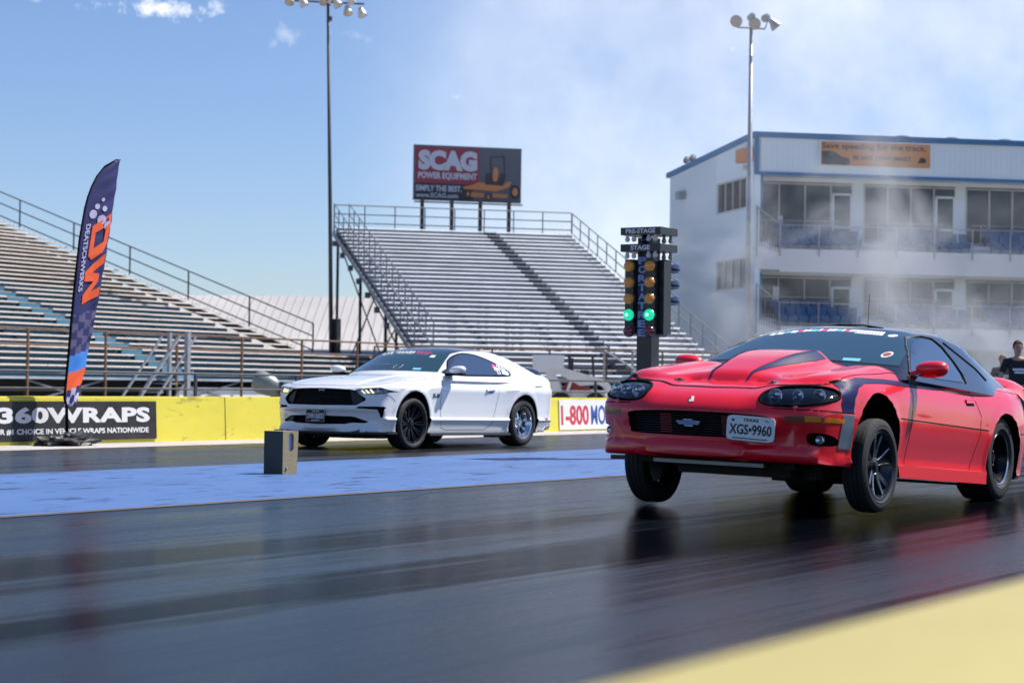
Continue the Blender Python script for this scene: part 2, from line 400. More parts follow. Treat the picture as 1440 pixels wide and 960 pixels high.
def cutter_geo(poly, ax, bvh, depth, res=.05):
    """prism from outside to depth below the surface"""
    V, Fc = fill_poly(poly, res); d = Vector(AX[ax]); n = len(V)
    hs = [cast(bvh, ax, v.x, v.y)[0] for v in V]
    outer = [h-d*.25 for h in hs]; inner = [h+d*depth for h in hs]
    bm = bmesh.new(); A = [bm.verts.new(v) for v in outer]; B = [bm.verts.new(v) for v in inner]
    cnt = {}
    for f in Fc:
        bm.faces.new([A[i] for i in f]); bm.faces.new([B[i] for i in reversed(f)])
        for i in range(3):
            e = (f[i], f[(i+1) % 3]); cnt[e] = 1
    for (i, j) in list(cnt):
        if (j, i) not in cnt: bm.faces.new([A[j], A[i], B[i], B[j]])
    bmesh.ops.recalc_face_normals(bm, faces=bm.faces); bmesh.ops.triangulate(bm, faces=bm.faces)
    me = bpy.data.meshes.new('cut'); bm.to_mesh(me); bm.free(); return me
def cyl_mesh(x, z, r, y0, y1, n=56, flat=None):
    mb = MB(); ring = [(x+r*math.cos(t), z+r*math.sin(t)) for t in [2*math.pi*k/n for k in range(n)]]
    mb.prism(ring, lambda a, b, t: Vector((a, t, b)), y0, y1)
    bm = bmesh.new(); vv = [bm.verts.new(v) for v in mb.v]
    for f in mb.f: bm.faces.new([vv[i] for i in f])
    bmesh.ops.recalc_face_normals(bm, faces=bm.faces); me = bpy.data.meshes.new('cut'); bm.to_mesh(me); bm.free(); return me
def carve(o, cuts, cm):
    """subtract cutter meshes; cut faces take material cm"""
    o.data.materials.append(MT[cm])
    for me in cuts:
        me.materials.clear(); me.materials.append(MT[cm])
        c = bpy.data.objects.new('cut', me); COL.objects.link(c); c.parent = o.parent; md = o.modifiers.new('b', 'BOOLEAN'); md.operation = 'DIFFERENCE'; md.solver = 'EXACT'; md.object = c
        try: md.material_mode = 'TRANSFER'
        except Exception: pass
        dg = bpy.context.evaluated_depsgraph_get(); new = bpy.data.meshes.new_from_object(o.evaluated_get(dg))
        o.modifiers.clear(); old = o.data; o.data = new; bpy.data.objects.remove(c); bpy.data.meshes.remove(me)
    me = o.data
    me.polygons.foreach_set('use_smooth', [True]*len(me.polygons)); me.set_sharp_from_angle(angle=R(34))
def bvh_of(vs, fs): return BVHTree.FromPolygons([Vector(v) for v in vs], fs)

# ------------------------------------------------------------------ wheels
def wheel(car, x, y, z, Rt, wd, rr, side, style):
    """side=-1 faces the camera. wheel > tyre, rim"""
    ax = (0, side, 0); c = (x, y, z)
    hub = MB(); hub.lathe([(0, -wd*.1), (rr*.72, -wd*.1), (rr*.72, -wd*.02), (rr*.3, 0), (rr*.3, wd*.12), (0, wd*.12)], c, ax, 32)
    h = hub.build('wheel', 'steel', car, True, 30)
    t = MB(); hw = wd/2
    prof = [(rr-.004, -hw*.78), (rr+.012, -hw*.92), (rr+.5*(Rt-rr), -hw*1.02), (Rt-.028, -hw*.97), (Rt-.006, -hw*.84), (Rt, -hw*.6)]
    gr = [(Rt, -hw*.45), (Rt-.006, -hw*.43), (Rt-.006, -hw*.39), (Rt, -hw*.37), (Rt, -hw*.04), (Rt-.006, -hw*.02), (Rt-.006, hw*.02), (Rt, hw*.04), (Rt, hw*.37), (Rt-.006, hw*.39), (Rt-.006, hw*.43), (Rt, hw*.45)]
    prof2 = [(Rt, hw*.6), (Rt-.006, hw*.84), (Rt-.028, hw*.97), (Rt-.034, hw*.985), (rr+.55*(Rt-rr), hw*1.02), (rr+.30*(Rt-rr), hw*1.0), (rr+.27*(Rt-rr), hw*1.012), (rr+.22*(Rt-rr), hw*.99), (rr+.012, hw*.92), (rr-.004, hw*.78)]
    t.lathe(prof+gr+prof2, c, ax, 72, close=True); t.build('tyre', 'rubber', h, True, 25)
    r = MB(); A = Vector((1, 0, 0)); B = Vector((0, 0, 1)); D = Vector(ax); C0 = Vector(c)
    def P(rad, ang, hh): return C0+(A*math.cos(ang)+B*math.sin(ang))*rad+D*hh
    lip = hw*.86
    barrel = [(rr, -hw*.8), (rr-.03, -hw*.7), (rr-.045, 0), (rr-.035, lip-.05), (rr-.016, lip-.02), (rr-.012, lip), (rr+.004, lip+.004), (rr+.008, lip-.012)]
    if style == 'twin':
        r.lathe(barrel, c, ax, 64)
        for k in range(5):
            for s in (-1, 1):
                a0 = 2*math.pi*k/5+s*.10+.3; a1 = 2*math.pi*k/5+s*.23+.3
                w0, w1 = .024, .019
                for (hh0, hh1, th) in ((lip-.045, lip-.03, .035),):
                    t0 = Vector((-math.sin(a0), 0, math.cos(a0))); t0 = -A*math.sin(a0)+B*math.cos(a0); t1 = -A*math.sin(a1)+B*math.cos(a1)
                    p0 = P(.05, a0, hh0); p1 = P(rr-.014, a1, lip-.014)
                    r.hexa([p0-t0*w0-D*th, p0+t0*w0-D*th, p1+t1*w1-D*th, p1-t1*w1-D*th, p0-t0*w0*.8, p0+t0*w0*.8, p1+t1*w1*.8, p1-t1*w1*.8])
        r.lathe([(0, lip-.025), (.028, lip-.027), (.034, lip-.04), (.062, lip-.045), (.066, lip-.08), (0, lip-.08)], c, ax, 32)
        rim = r.build('rim', 'rim_dark', h, True, 28)
        e = MB()
        for k in range(5):
            for s in (-1, 1):
                a0 = 2*math.pi*k/5+s*.10+.3; a1 = 2*math.pi*k/5+s*.23+.3
                e.tube([P(.06, a0+s*.22, lip-.043), P(.13, (a0+a1)/2+s*.06, lip-.034), P(rr-.02, a1+s*.035, lip-.012)], .0045, 6)
        e.build('rim', 'polished', h, True, 40)
        e = MB(); e.lathe([(rr-.012, lip+.001), (rr+.002, lip+.007), (rr+.008, lip+.002), (rr+.006, lip-.006)], c, ax, 64); e.build('rim', 'rim_dark', h, True, 40)
    elif style == 'mesh':
        r.lathe(barrel, c, ax, 64)
        for k in range(10):
            for s in (-1, 1):
                a0 = 2*math.pi*k/10+s*.03; a1 = 2*math.pi*k/10+s*.105
                t0 = -A*math.sin(a0)+B*math.cos(a0); t1 = -A*math.sin(a1)+B*math.cos(a1); p0 = P(.05, a0, lip-.05); p1 = P(rr-.012, a1, lip-.012)
                r.hexa([p0-t0*.010-D*.03, p0+t0*.010-D*.03, p1+t1*.006-D*.03, p1-t1*.006-D*.03, p0-t0*.009, p0+t0*.009, p1+t1*.005, p1-t1*.005])
        r.lathe([(0, lip-.02), (.030, lip-.022), (.036, lip-.04), (.072, lip-.045), (.076, lip-.08), (0, lip-.08)], c, ax, 32)
        for k in range(5): a = 2*math.pi*k/5+.3; r.lathe([(0, .012), (.011, .01), (.012, 0)], P(.054, a, lip-.046), ax, 8)
        r.build('rim', 'rim_black', h, True, 28)
    else:
        m = 'polished' if style == 'drag' else 'rim_black'
        r.lathe(barrel, c, ax, 64)
        # dished centre with round windows: hub, eight spokes, ring
        nsp = 8 if style == 'drag' else 5
        r.lathe([(0, lip-.045), (.035, lip-.045), (.04, lip-.07), (.075, lip-.075), (.085, lip-.10), (0, lip-.10)], c, ax, 32)
        for k in range(nsp):
            a = 2*math.pi*k/nsp+.2; t0 = -A*math.sin(a)+B*math.cos(a); w0, w1 = (.016, .026) if nsp == 8 else (.024, .034)
            p0 = P(.06, a, lip-.075); pm = P(rr*.62, a, lip-.085); p1 = P(rr-.03, a, lip-.055)
            for q0, q1, u0, u1 in ((p0, pm, w0, w0*.8), (pm, p1, w0*.8, w1)):
                r.hexa([q0-t0*u0-D*.02, q0+t0*u0-D*.02, q1+t0*u1-D*.02, q1-t0*u1-D*.02, q0-t0*u0, q0+t0*u0, q1+t0*u1, q1-t0*u1])
        r.build('rim', m if style == 'drag' else 'rim_black', h, True, 28)
        e = MB(); e.lathe([(rr-.04, lip-.05), (rr-.02, lip-.02), (rr-.010, lip+.002), (rr+.004, lip+.008), (rr+.010, lip)] if nsp == 8 else [(rr-.008, lip+.001), (rr+.002, lip+.007), (rr+.008, lip)], c, ax, 64)
        for k in range(5): a = 2*math.pi*k/5; e.lathe([(0, .02), (.010, .018), (.012, 0)], P(.056, a, lip-.072), ax, 8)
        e.build('rim', 'polished', h, True, 40)
    return h

def car_root(name, label, cat, X, Y, pitch, piv, yaw=0, roll=0):
    """local x runs to the rear from the front axle; body parts pitch about the rear axle"""
    r = thing(name, label, cat, (X, Y, 0), yaw); return r, Matrix.Translation((piv, 0, 0)) @ Matrix.Rotation(pitch, 4, 'Y') @ Matrix.Rotation(roll, 4, 'X') @ Matrix.Translation((-piv, 0, 0))
def pitch_parts(root, M, skip=('wheel',)):
    for ch in list(root.children):
        if ch.name.split('.')[0] in skip: continue
        ch.matrix_basis = M @ ch.matrix_basis

# ------------------------------------------------------------------ red coupe
def red_coupe():
    root, PM = car_root('drag_car', 'red sports coupe with black roof, nose raised, launching in the near lane', 'car', 13.103, 5.967, R(3.3), 2.57, R(-1.2), R(1.2))
    plan = pchip([(-1.10, .60), (-1.03, .70), (-.93, .79), (-.78, .855), (-.5, .905), (-.15, .928), (.3, .93), (1.0, .920), (1.8, .915), (2.3, .93), (2.7, .938), (3.0, .91), (3.3, .835), (3.55, .75), (3.72, .66), (3.80, .56)])
    prof = lin([(.10, .955), (.18, .965), (.235, .972), (.24, .958), (.36, .975), (.45, .99), (.555, 1.0), (.565, .990), (.64, .992), (.74, .975), (.82, .948), (.90, .90), (1.0, .82)])
    front = pchip([(.17, .05), (.20, .012), (.24, .0), (.285, .008), (.30, .035), (.36, .03), (.44, .012), (.50, .0), (.53, .010), (.57, .042), (.62, .105), (.66, .185), (.70, .31), (.74, .48)])
    front_o = pchip([(.17, .05), (.20, .012), (.24, .0), (.285, .008), (.30, .035), (.36, .03), (.44, .012), (.50, .0), (.53, .008), (.57, .03), (.62, .07), (.66, .125), (.70, .21), (.74, .33)])
    top = pchip([(-1.12, .60), (-1.0, .645), (-.90, .698), (-.7, .755), (-.4, .815), (0, .872), (.4, .925), (.75, .945), (1.1, .935), (1.5, .930), (2.0, .935), (2.6, .958), (3.1, .968), (3.45, .965), (3.7, .93), (3.82, .88)])
    rear = pchip([(.15, 3.72), (.35, 3.80), (.6, 3.82), (.8, 3.80), (.95, 3.70)])
    def F(x, y, z):
        ay = np.abs(y); s = ay-plan(x)*prof(z)
        # wheel arch flares
        for xc, zc, rad in ((-.07, .335, .40), (2.55, .335, .40)):
            rr = np.sqrt((x-xc)**2+(z-zc)**2); s = s-.009*np.exp(-((rr-rad+.01)/.030)**2)
        bl = sstep(.28, .46, ay); f = (-1.075+.20*(ay/.8)**2.4+front(z)*(1-bl)+front_o(z)*bl)-x
        zt = top(x)-.022*(ay/.5)**2*sstep(-1.0, -.3, x)*(1-.7*sstep(.5, 1.1, x))+.058*np.exp(-((ay-.72)/.16)**2)*sstep(-.9, -.3, x)*(1-sstep(.3, .8, x))
        # cowl induction bulge
        bw = .075+.15*sstep(-.8, .3, x)
        zt = zt+.082*sstep(-.84, .20, x)*(1-sstep(bw, bw+.13, ay))*(1-sstep(.40, .455, x))+.030*sstep(-.8, .1, x)*(1-sstep(bw+.10, bw+.30, ay))*(1-sstep(.40, .6, x))
        zt = zt+.018*np.exp(-((ay-.575)/.055)**2)*sstep(-.8, -.2, x)*(1-sstep(.2, .55, x))
        t = z-zt; b = (.19-.03*sstep(-.2, .4, x)*(1-sstep(2.2, 2.6, x))+.03*sstep(2.7, 3.6, x))-z; rr2 = x-rear(z)
        v = smax(s, t, .05+.10*sstep(-.6, .2, x)*(1-sstep(2.9, 3.3, x))); v = smax(v, f, .05+.07*sstep(.60, .68, z)); v = smax(v, rr2, .06); return smax(v, b, .02)
    def core(a, b, c):
        x = 1.35+a*2.28; w = plan(x)*.86; x2 = np.where(a < -.9, x, x); w = np.minimum(w, plan(x)-.10); zc = .40+c*(top(x)-.10-.40)*(c > 0)+c*.12*(c <= 0); return x2, b*w, zc
    vs, fs = shell_geo(F, core, (190, 76, 22)); bv = bvh_of(vs, fs)
    body = mesh_ob('body', vs, fs, 'red_paint', root)
    hl = [(-.445, .590), (-.50, .570), (-.60, .566), (-.76, .582), (-.845, .612), (-.868, .655), (-.835, .692), (-.75, .712), (-.62, .712), (-.50, .696), (-.445, .664), (-.430, .625)]
    hl = smooth_poly([(a-.0, b) for a, b in hl], 3); hr = [(-a, b) for a, b in hl]
    grille = smooth_poly([(-.50, .492), (0, .505), (.50, .492), (.545, .44), (.53, .37), (.48, .345), (0, .338), (-.48, .345), (-.53, .37), (-.545, .44)], 4)
    fog = smooth_poly([(-.76, .395), (-.83, .400), (-.862, .38), (-.862, .335), (-.84, .318), (-.77, .322), (-.745, .355)], 3); fogr = [(-a, b) for a, b in fog]
    turn = [(-.62, .500), (-.76, .508), (-.898, .512), (-.895, .474), (-.86, .466), (-.62, .460)]; turnr = [(-a, b) for a, b in turn]
    cuts = [cyl_mesh(-.07, .335, .385, -1.3, -.52), cyl_mesh(-.07, .335, .385, .52, 1.3), cyl_mesh(2.56, .33, .385, -1.3, -.50), cyl_mesh(2.56, .33, .385, .50, 1.3)]
    cuts += [cutter_geo(grille, 'front', bv, .09), cutter_geo(hl, 'front', bv, .045, .04), cutter_geo(hr, 'front', bv, .045, .04), cutter_geo(fog, 'front', bv, .07), cutter_geo(fogr, 'front', bv, .07)]
    carve(body, cuts, 'seam')
    # cabin
    roofz = pchip([(.4, .95), (.7, 1.09), (1.0, 1.20), (1.25, 1.268), (1.55, 1.312), (1.85, 1.322), (2.15, 1.300), (2.5, 1.228), (2.85, 1.125), (3.15, 1.03), (3.4, .955)])
    def Fc(x, y, z):
        ay = np.abs(y); wsx = .40+(z-.93)*2.45+.12*(ay/.75)**2.2
        s = ay-(.845-(z-.90)*.66-.02*sstep(1.6, 3.2, x)-.10*sstep(2.2, 3.4, x)); r = z-(roofz(x)-.05*(ay/.6)**2.5)
        v = smax(wsx-x, s, .05); v = smax(v, r, .045); v = smax(v, x-3.42, .03); return smax(v, .80-z, .02)
    def corec(a, b, c): x = 1.85+a*.95; return x, b*(.48-.04*a), .92+.10*c+.0*x
    cv, cf = shell_geo(Fc, corec, (70, 40, 14), 3); cb = bvh_of(cv, cf)
    mesh_ob('roof', cv, cf, 'black_gloss', root, True, 40)
    ws = [(-.775, .945), (-.4, .965), (0, .972), (.4, .965), (.775, .945), (.705, 1.09), (.640, 1.190), (.600, 1.228), (.52, 1.247), (.3, 1.262), (0, 1.268), (-.3, 1.262), (-.52, 1.247), (-.600, 1.228), (-.640, 1.190), (-.705, 1.09)]
    ws = [(a, b) for a, b in ws]; glass = overlay('windshield', ws, 'front', cb, .006, 'glass_dark', root, .035)
    sw = [(.66, .905), (.80, 1.00), (1.00, 1.11), (1.17, 1.178), (1.38, 1.208), (1.56, 1.208), (1.67, 1.16), (1.75, 1.06), (1.78, .965), (1.74, .905), (1.2, .895)]
    for ax, in (('side',), ('rside',)): overlay('side_window', sw, ax, cb, .004, 'glass_side', root, .04)
    overlay('rear_window', [(2.55, -.5), (3.2, -.56), (3.3, 0), (3.2, .56), (2.55, .5), (2.35, 0)], 'top', cb, .004, 'glass_side', root, .06)
    mb = MB()
    for ax in ('side', 'rside'):
        mb.tube(tube_on([(.62, .900), (.77, 1.00), (.98, 1.12), (1.15, 1.195), (1.37, 1.228), (1.58, 1.228), (1.71, 1.175), (1.80, 1.06), (1.83, .965), (1.80, .905)], ax, cb, .004), .009, 6)
    mb.build('window_trim', 'dark_plastic', root, True, 50)
    mb = MB(); mb.tube(tube_on([(1.82, 1.215), (2.28, 1.05), (2.42, .965)], 'side', cb, .004), [.005]*len(tube_on([(1.82, 1.215), (2.28, 1.05), (2.42, .965)], 'side', cb, .004)), 6); mb.build('window_trim', 'dark_steel', root, True, 50)
    # sun visor strip of stickers along the top of the windscreen
    def dec(nm, poly, m, off=.0065): return overlay(nm, poly, 'front', cb, off, m, glass, .04, 0)
    y = .50; k = 0; rnd = random.Random(4)
    while y > -.16:
        w = rnd.choice((.035, .05, .028, .06)); z0 = 1.262-.06*(abs(y)/.55)**2.2
        dec('sticker', [(y, z0-.031), (y, z0-.008), (y-w, z0-.008-.0005), (y-w*.85, z0-.026-rnd.random()*.008)], ('white_vinyl', 'white_vinyl', 'cyan_vinyl', 'white_vinyl', 'pink_vinyl')[k % 5]); y -= w+.004; k += 1
    dec('sticker', [(-.19, 1.218), (-.18, 1.250), (-.41, 1.236), (-.42, 1.203)], 'white_vinyl')
    for q in range(8): dec('sticker', [(-.20-q*.026, 1.220-q*.0018), (-.197-q*.026, 1.241-q*.0018), (-.202-q*.026, 1.241-q*.0018), (-.206-q*.026, 1.220-q*.0018)], 'ink', .0085)
    dec('sticker', ell_poly(-.495, 1.205, .035, .012, 14), 'white_vinyl')
    dec('sticker', ell_poly(-.62, 1.035, .037, .026, 18), 'white_vinyl'); dec('sticker', ell_poly(-.62, 1.035, .028, .017, 14), 'red_dull', .008)
    dec('sticker', [(-.36, .972), (-.35, .992), (-.48, .990), (-.49, .968)], 'cyan_vinyl')
    # headlights
    for pol, sg in ((hl, -1), (hr, 1)):
        h = overlay('headlight', pol, 'front', bv, -.034, 'lamp_dark', root, .04, 0); overlay('headlight_lens', [(a*.995, b) for a, b in pol], 'front', bv, -.002, 'clear_lens', h, .03, 0)
        for (yy, zz, rad) in ((.52, .632, .050), (.655, .640, .040), (.775, .650, .045)):
            p, n = cast(bv, 'front', sg*yy, zz); mbb = MB(); mbb.lathe([(rad, .014), (rad*.92, .016), (rad*.8, .0), (rad*.45, -.008), (rad*.3, .004), (0, .006)], p+Vector((.022, 0, 0)), (-1, 0, .12), 24); mbb.build('reflector', 'lamp_glass', h, True, 30)
        sc = ell_poly(0, 0, 1, 1, 8)
        mm = MB(); P2 = [(a, b) for a, b in pol]; mm.tube([cast(bv, 'front', a, b)[0]+Vector((.004, 0, 0)) for a, b in P2+P2[:1]], .012, 6); mm.build('headlight_bezel', 'seam', h, True, 60)
    # grille slats, emblems
    g = MB(); N0 = 9
    for k in range(N0):
        z = .355+k*.0165; wv = .53 if k < 7 else .50
        pts = [cast(bv, 'front', yy, z)[0]+Vector((.035, 0, 0)) for yy in np.linspace(-wv, wv, 15)]; g.tube(pts, .0036, 5)
    g.build('grille', 'dark_plastic', root)
    for s in (-1, 1):
        g = MB()
        for k in range(8):
            z = .360+k*.0165; pts = [cast(bv, 'front', yy, z)[0]+Vector((.034, 0, 0)) for yy in (s*.19, s*.24, s*.28)]; g.tube(pts, .0042, 5)
        g.build('grille', 'red_dull', root)
    bow = [(-.11, .012), (-.045, .016), (-.035, .026), (.045, .026), (.04, .014), (.11, .012), (.085, -.012), (.035, -.012), (.03, -.026), (-.045, -.026), (-.04, -.012), (-.095, -.012)]
    p, n = cast(bv, 'front', .05, .425); e = MB(); e.prism([(p.y+a*.85, p.z+b*.85) for a, b in bow], lambda a, b, t: Vector((p.x+t, a, b)), .012, .024); e.build('emblem', 'polished', root)
    e = MB(); e.prism([(p.y+a*.82, p.z+b*.80) for a, b in bow], lambda a, b, t: Vector((p.x+t, a, b)), .006, .012); e.build('emblem', 'emblem_blue', root)
    e = overlay('emblem', [(.055, .565), (.075, .600), (.045, .606), (.025, .570)], 'front', bv, .004, 'plate_white', root, .02)
    overlay('emblem', [(.065, .583), (.075, .600), (.060, .603), (.050, .585)], 'front', bv, .006, 'red_dull', e, .02)
    # licence plate
    pc, n = cast(bv, 'front', -.42, .40); a0 = math.radians(8)
    Yv = Vector((math.sin(a0)*.9, -math.cos(a0), -.035)).normalized(); Zv = Vector((0.03, 0, 1)); Xn = Vector((-1, 0, 0))
    O = Vector((pc.x-.055, -.250, .328))
    def pf(a, b, t): return O+Yv*a*.335+Zv*b*.165+Xn*t
    mb = MB(); out = ell_poly(.5, .5, .5, .5, 28, 8); mb.prism(out, pf, -.004, .002); pl = mb.build('license_plate', 'plate_white', root)
    text_on('plate_text', 'XGS•9960', 'ink', pl, lambda a, b, t: pf(.06+a*.88, .24+b*.42, t), .018, .0045)
    text_on('plate_text', 'TEXAS', 'ink', pl, lambda a, b, t: pf(.34+a*.32, .77+b*.13, t), .02, .0045)
    mb = MB(); mb.prism([(.14, .07), (.86, .07), (.86, .11), (.14, .11)], pf, .002, .004); mb.prism(ell_poly(.13, .80, .035, .06, 5), pf, .002, .004); mb.prism([(.8, .83), (.88, .80), (.88, .83), (.8, .87)], pf, .002, .004); mb.build('plate_text', 'ink', pl)
    mb = MB(); mb.box(pc.x-.02, -.50, .36, pc.x+.05, -.34, .44); mb.build('plate_bracket', 'dark_plastic', root)
    for pol, s, mm in ((turn, -1, 'amber_lens'), (turnr, 1, 'amber_dull')):
        mid = [(a, b) for a, b in pol if abs(a) > .6]; o = overlay('turn_signal', pol, 'front', bv, .002, 'amber_dull', root, .03, .006)
        if s < 0: overlay('turn_signal_lens', [(-.74, .503), (-.888, .507), (-.886, .479), (-.74, .469)], 'front', bv, .005, 'amber_lens', o, .03, .003)
    for s in (-1, 1):
        p, n = cast(bv, 'front', s*.80, .358); mb = MB(); mb.lathe([(.028, -.01), (.030, .014), (.025, .016), (.015, .008), (0, .004)], p+Vector((.060, 0, 0)), (-1, 0, 0), 20); mb.build('fog_light', 'lamp_glass', root, True, 30)
    # panel gaps
    s_ = MB()
    hood = [(.74, .700), (.60, .684), (.38, .676), (.15, .672), (-.15, .672), (-.38, .676), (-.60, .684), (-.74, .700)]
    # hood shut line seen from above
    seam_geo(s_, [(-.50, .80), (-.62, .68), (-.71, .52), (-.78, .33), (-.815, 0), (-.78, -.33), (-.71, -.52), (-.62, -.68), (-.50, -.80)], 'top', bv, .028, .002)
    for s in (-1, 1): seam_geo(s_, [(-.50, s*.80), (-.3, s*.80), (.2, s*.80), (.62, s*.79)], 'top', bv, .008)
    for ax in ('side', 'rside'):
        seam_geo(s_, [(-.98, .548), (-.47, .552)], ax, bv, .008)
        seam_geo(s_, [(.47, .20), (.52, .56), (.60, .86)], ax, bv); seam_geo(s_, [(1.72, .90), (1.90, .80), (2.0, .66), (1.98, .52), (1.84, .235)], ax, bv); seam_geo(s_, [(.47, .232), (1.84, .232)], ax, bv)
        seam_geo(s_, [(.29, .560), (2.16, .560)], ax, bv, .009); seam_geo(s_, [(2.95, .565), (3.4, .575)], ax, bv, .009)
        seam_geo(s_, [(2.3, .93), (2.6, .90), (3.4, .90)], ax, bv, .006)
    s_.build('panel_gap', 'seam', root)
    # stripes
    for ax in ('side', 'rside'):
        overlay('stripe', [(-.625, .556), (-.635, .62), (-.605, .70), (-.51, .764), (-.32, .803), (.145, .824), (.6, .830), (1.1, .840), (1.7, .868), (2.45, .896), (2.45, .889), (1.7, .842), (1.1, .808), (.6, .796), (.1, .792), (-.25, .768), (-.385, .732), (-.465, .65), (-.477, .556)], ax, bv, .004, 'stripe_blue', root, .018, 0)
        overlay('stripe', [(-.625, .31), (-.622, .538), (-.477, .538), (-.470, .31)], ax, bv, .004, 'stripe_grey', root, .018, 0)
    # hood bulge arrows
    for s in (-1, 1):
        overlay('stripe', [(-.64, s*.135), (-.40, s*.15), (-.15, s*.185), (.10, s*.215), (.34, s*.225), (.36, s*.305), (.2, s*.31), (-.05, s*.275), (-.30, s*.215)], 'top', bv, .004, 'stripe_blue', root, .014, 0)
        for (xx, yy) in ((-.62, .36),):
            p, n = cast(bv, 'top', xx, s*yy); mb = MB(); mb.lathe([(.0, .010), (.012, .012), (.016, .004), (.038, .004), (.040, 0)], p, n, 20); mb.build('hood_pin', 'dark_plastic', root, True, 30)
    # scoop outlet
    mb = MB(); mb.box(.447, -.20, .905, .452, .20, .985); mb.build('scoop_outlet', 'seam', root)
    # mirrors
    for s in (-1, 1):
        mb = MB(); vs2 = []; nu, nv_ = 20, 12
        for i in range(nv_+1):
            for j in range(nu):
                ph = math.pi*i/nv_; th = 2*math.pi*j/nu; yy = -math.cos(ph); q = math.sin(ph)**.55
                vs2.append(Vector((.71+.065*q*math.cos(th)*(1.25 if math.cos(th) < 0 else .7), s*(.985+.118*yy), .938+.062*q*math.sin(th)+.008*yy)))
        mb.add(vs2, [(i*nu+j, i*nu+(j+1) % nu, (i+1)*nu+(j+1) % nu, (i+1)*nu+j) for i in range(nv_) for j in range(nu)])
        mr = mb.build('mirror', 'red_paint', root, True); mb = MB(); mb.hexa([(.61, s*.80, .872), (.77, s*.80, .872), (.76, s*.93, .90), (.64, s*.93, .90), (.63, s*.80, .91), (.77, s*.80, .91), (.75, s*.93, .93), (.66, s*.93, .93)]); mb.build('mirror_stalk', 'red_paint', mr, True, 30)
    # door handles
    for s, ax in ((-1, 'side'), (1, 'rside')):
        o = overlay('door_handle', [(1.69, .772), (1.87, .780), (1.87, .735), (1.70, .727)], ax, bv, .003, 'seam', root, .03, .004)
        overlay('handle_flap', [(1.70, .768), (1.86, .776), (1.86, .752), (1.70, .744)], ax, bv, .010, 'red_paint', o, .03, .006)
    # spoiler
    mb = MB(); sec = [(0, 0), (.10, .045), (.21, .060), (.24, .050), (.25, .01), (.2, -.03)]
    N1 = 28; vs2 = []
    for i in range(N1+1):
        t = -1+2*i/N1; yy = t*.80; drop = .13*abs(t)**5; xx = 3.43-.10*abs(t)**3
        vs2 += [Vector((xx+a, yy, .985+b*(1-.3*abs(t)**6)-drop+.03*(1-abs(t)**6))) for a, b in sec]
    k = len(sec); mb.add(vs2, [(i*k+j, i*k+(j+1) % k, (i+1)*k+(j+1) % k, (i+1)*k+j) for i in range(N1) for j in range(k)]+[tuple(range(k)), tuple(N1*k+j for j in range(k))])
    mb.build('spoiler', 'red_paint', root, True, 50)
    mb = MB(); mb.box(3.5, -.78, .90, 3.62, .78, .96); mb.build('spoiler_base', 'seam', root)
    for s, ax in ((-1, 'side'), (1, 'rside')): overlay('side_marker', [(3.30, .60), (3.44, .605), (3.44, .57), (3.30, .565)], ax, bv, .003, 'red_lens', root, .03, .004)
    for s in (-1, 1): overlay('tail_light', [(s*.28, .66), (s*.70, .66), (s*.70, .80), (s*.28, .80)], 'rear', bv, .004, 'red_lens', root, .05, .005)
    # skirt under the doors
    for s in (-1, 1):
        mb = MB(); mb.hexa([(.36, s*.78, .14), (2.10, s*.78, .135), (2.14, s*.925, .14), (.34, s*.925, .145), (.36, s*.78, .25), (2.10, s*.78, .25), (2.14, s*.918, .232), (.32, s*.918, .232)]); mb.build('side_skirt', 'red_paint', root, True, 30)
    # underside
    mb = MB(); mb.box(-.72, -.60, .15, 3.4, .60, .24); mb.box(-.42, -.44, .09, .30, .44, .16); mb.box(.5, -.14, .07, 2.2, .14, .15); mb.box(-.9, -.66, .19, -.6, .66, .26)
    mb.bar((-.30, -.6, .13), (.0, .6, .13), .08); mb.tube([(2.57, -.7, .27), (2.57, .7, .27)], .045, 10); mb.lathe([(0, -.12), (.1, -.1), (.14, 0), (.1, .1), (0, .12)], (2.57, 0, .27), (0, 1, 0), 14)
    mb.box(2.9, -.5, .12, 3.3, .5, .24); mb.build('underbody', 'under', root)
    mb = MB(); mb.bar((-.80, -.42, .165), (-.80, .42, .165), .05, .025); mb.build('radiator_support', 'galv', root)
    # outboard suspension arms reach the drooped front wheels
    for s in (-1, 1):
        mb = MB(); mb.bar((.10, s*.35, .17), (0, s*.70, .13), .06, .035); mb.bar((-.25, s*.35, .17), (0, s*.70, .13), .05, .03); mb.bar((-.02, s*.60, .13), (-.02, s*.66, .50), .04); mb.lathe([(0, 0), (.13, .0), (.13, .03), (0, .03)], (0, s*.64, .25), (0, s, 0), 20); mb.build('suspension_arm', 'under', root)
    mb = MB(); mb.tube([(1.95, .05, 1.31), (1.95, .05, 1.60)], .0025, 5); mb.build('antenna', 'seam', root)
    mb = MB(); mb.tube([(1.42, -.30, 1.288), (1.45, -.12, 1.312), (1.52, .1, 1.318), (1.56, .22, 1.308)], .006, 6); mb.build('roof_trim', 'seam', root, True)
    pitch_parts(root, PM)
    for (x, z, rt_, w, rr_, st, yy) in ((0, .347, .325, .175, .232, 'twin', .850), (2.57, .335, .336, .30, .205, 'dragblack', .755)):
        for s in (-1, 1): wheel(root, x, s*yy, z, rt_, w, rr_, s, st)
    return root
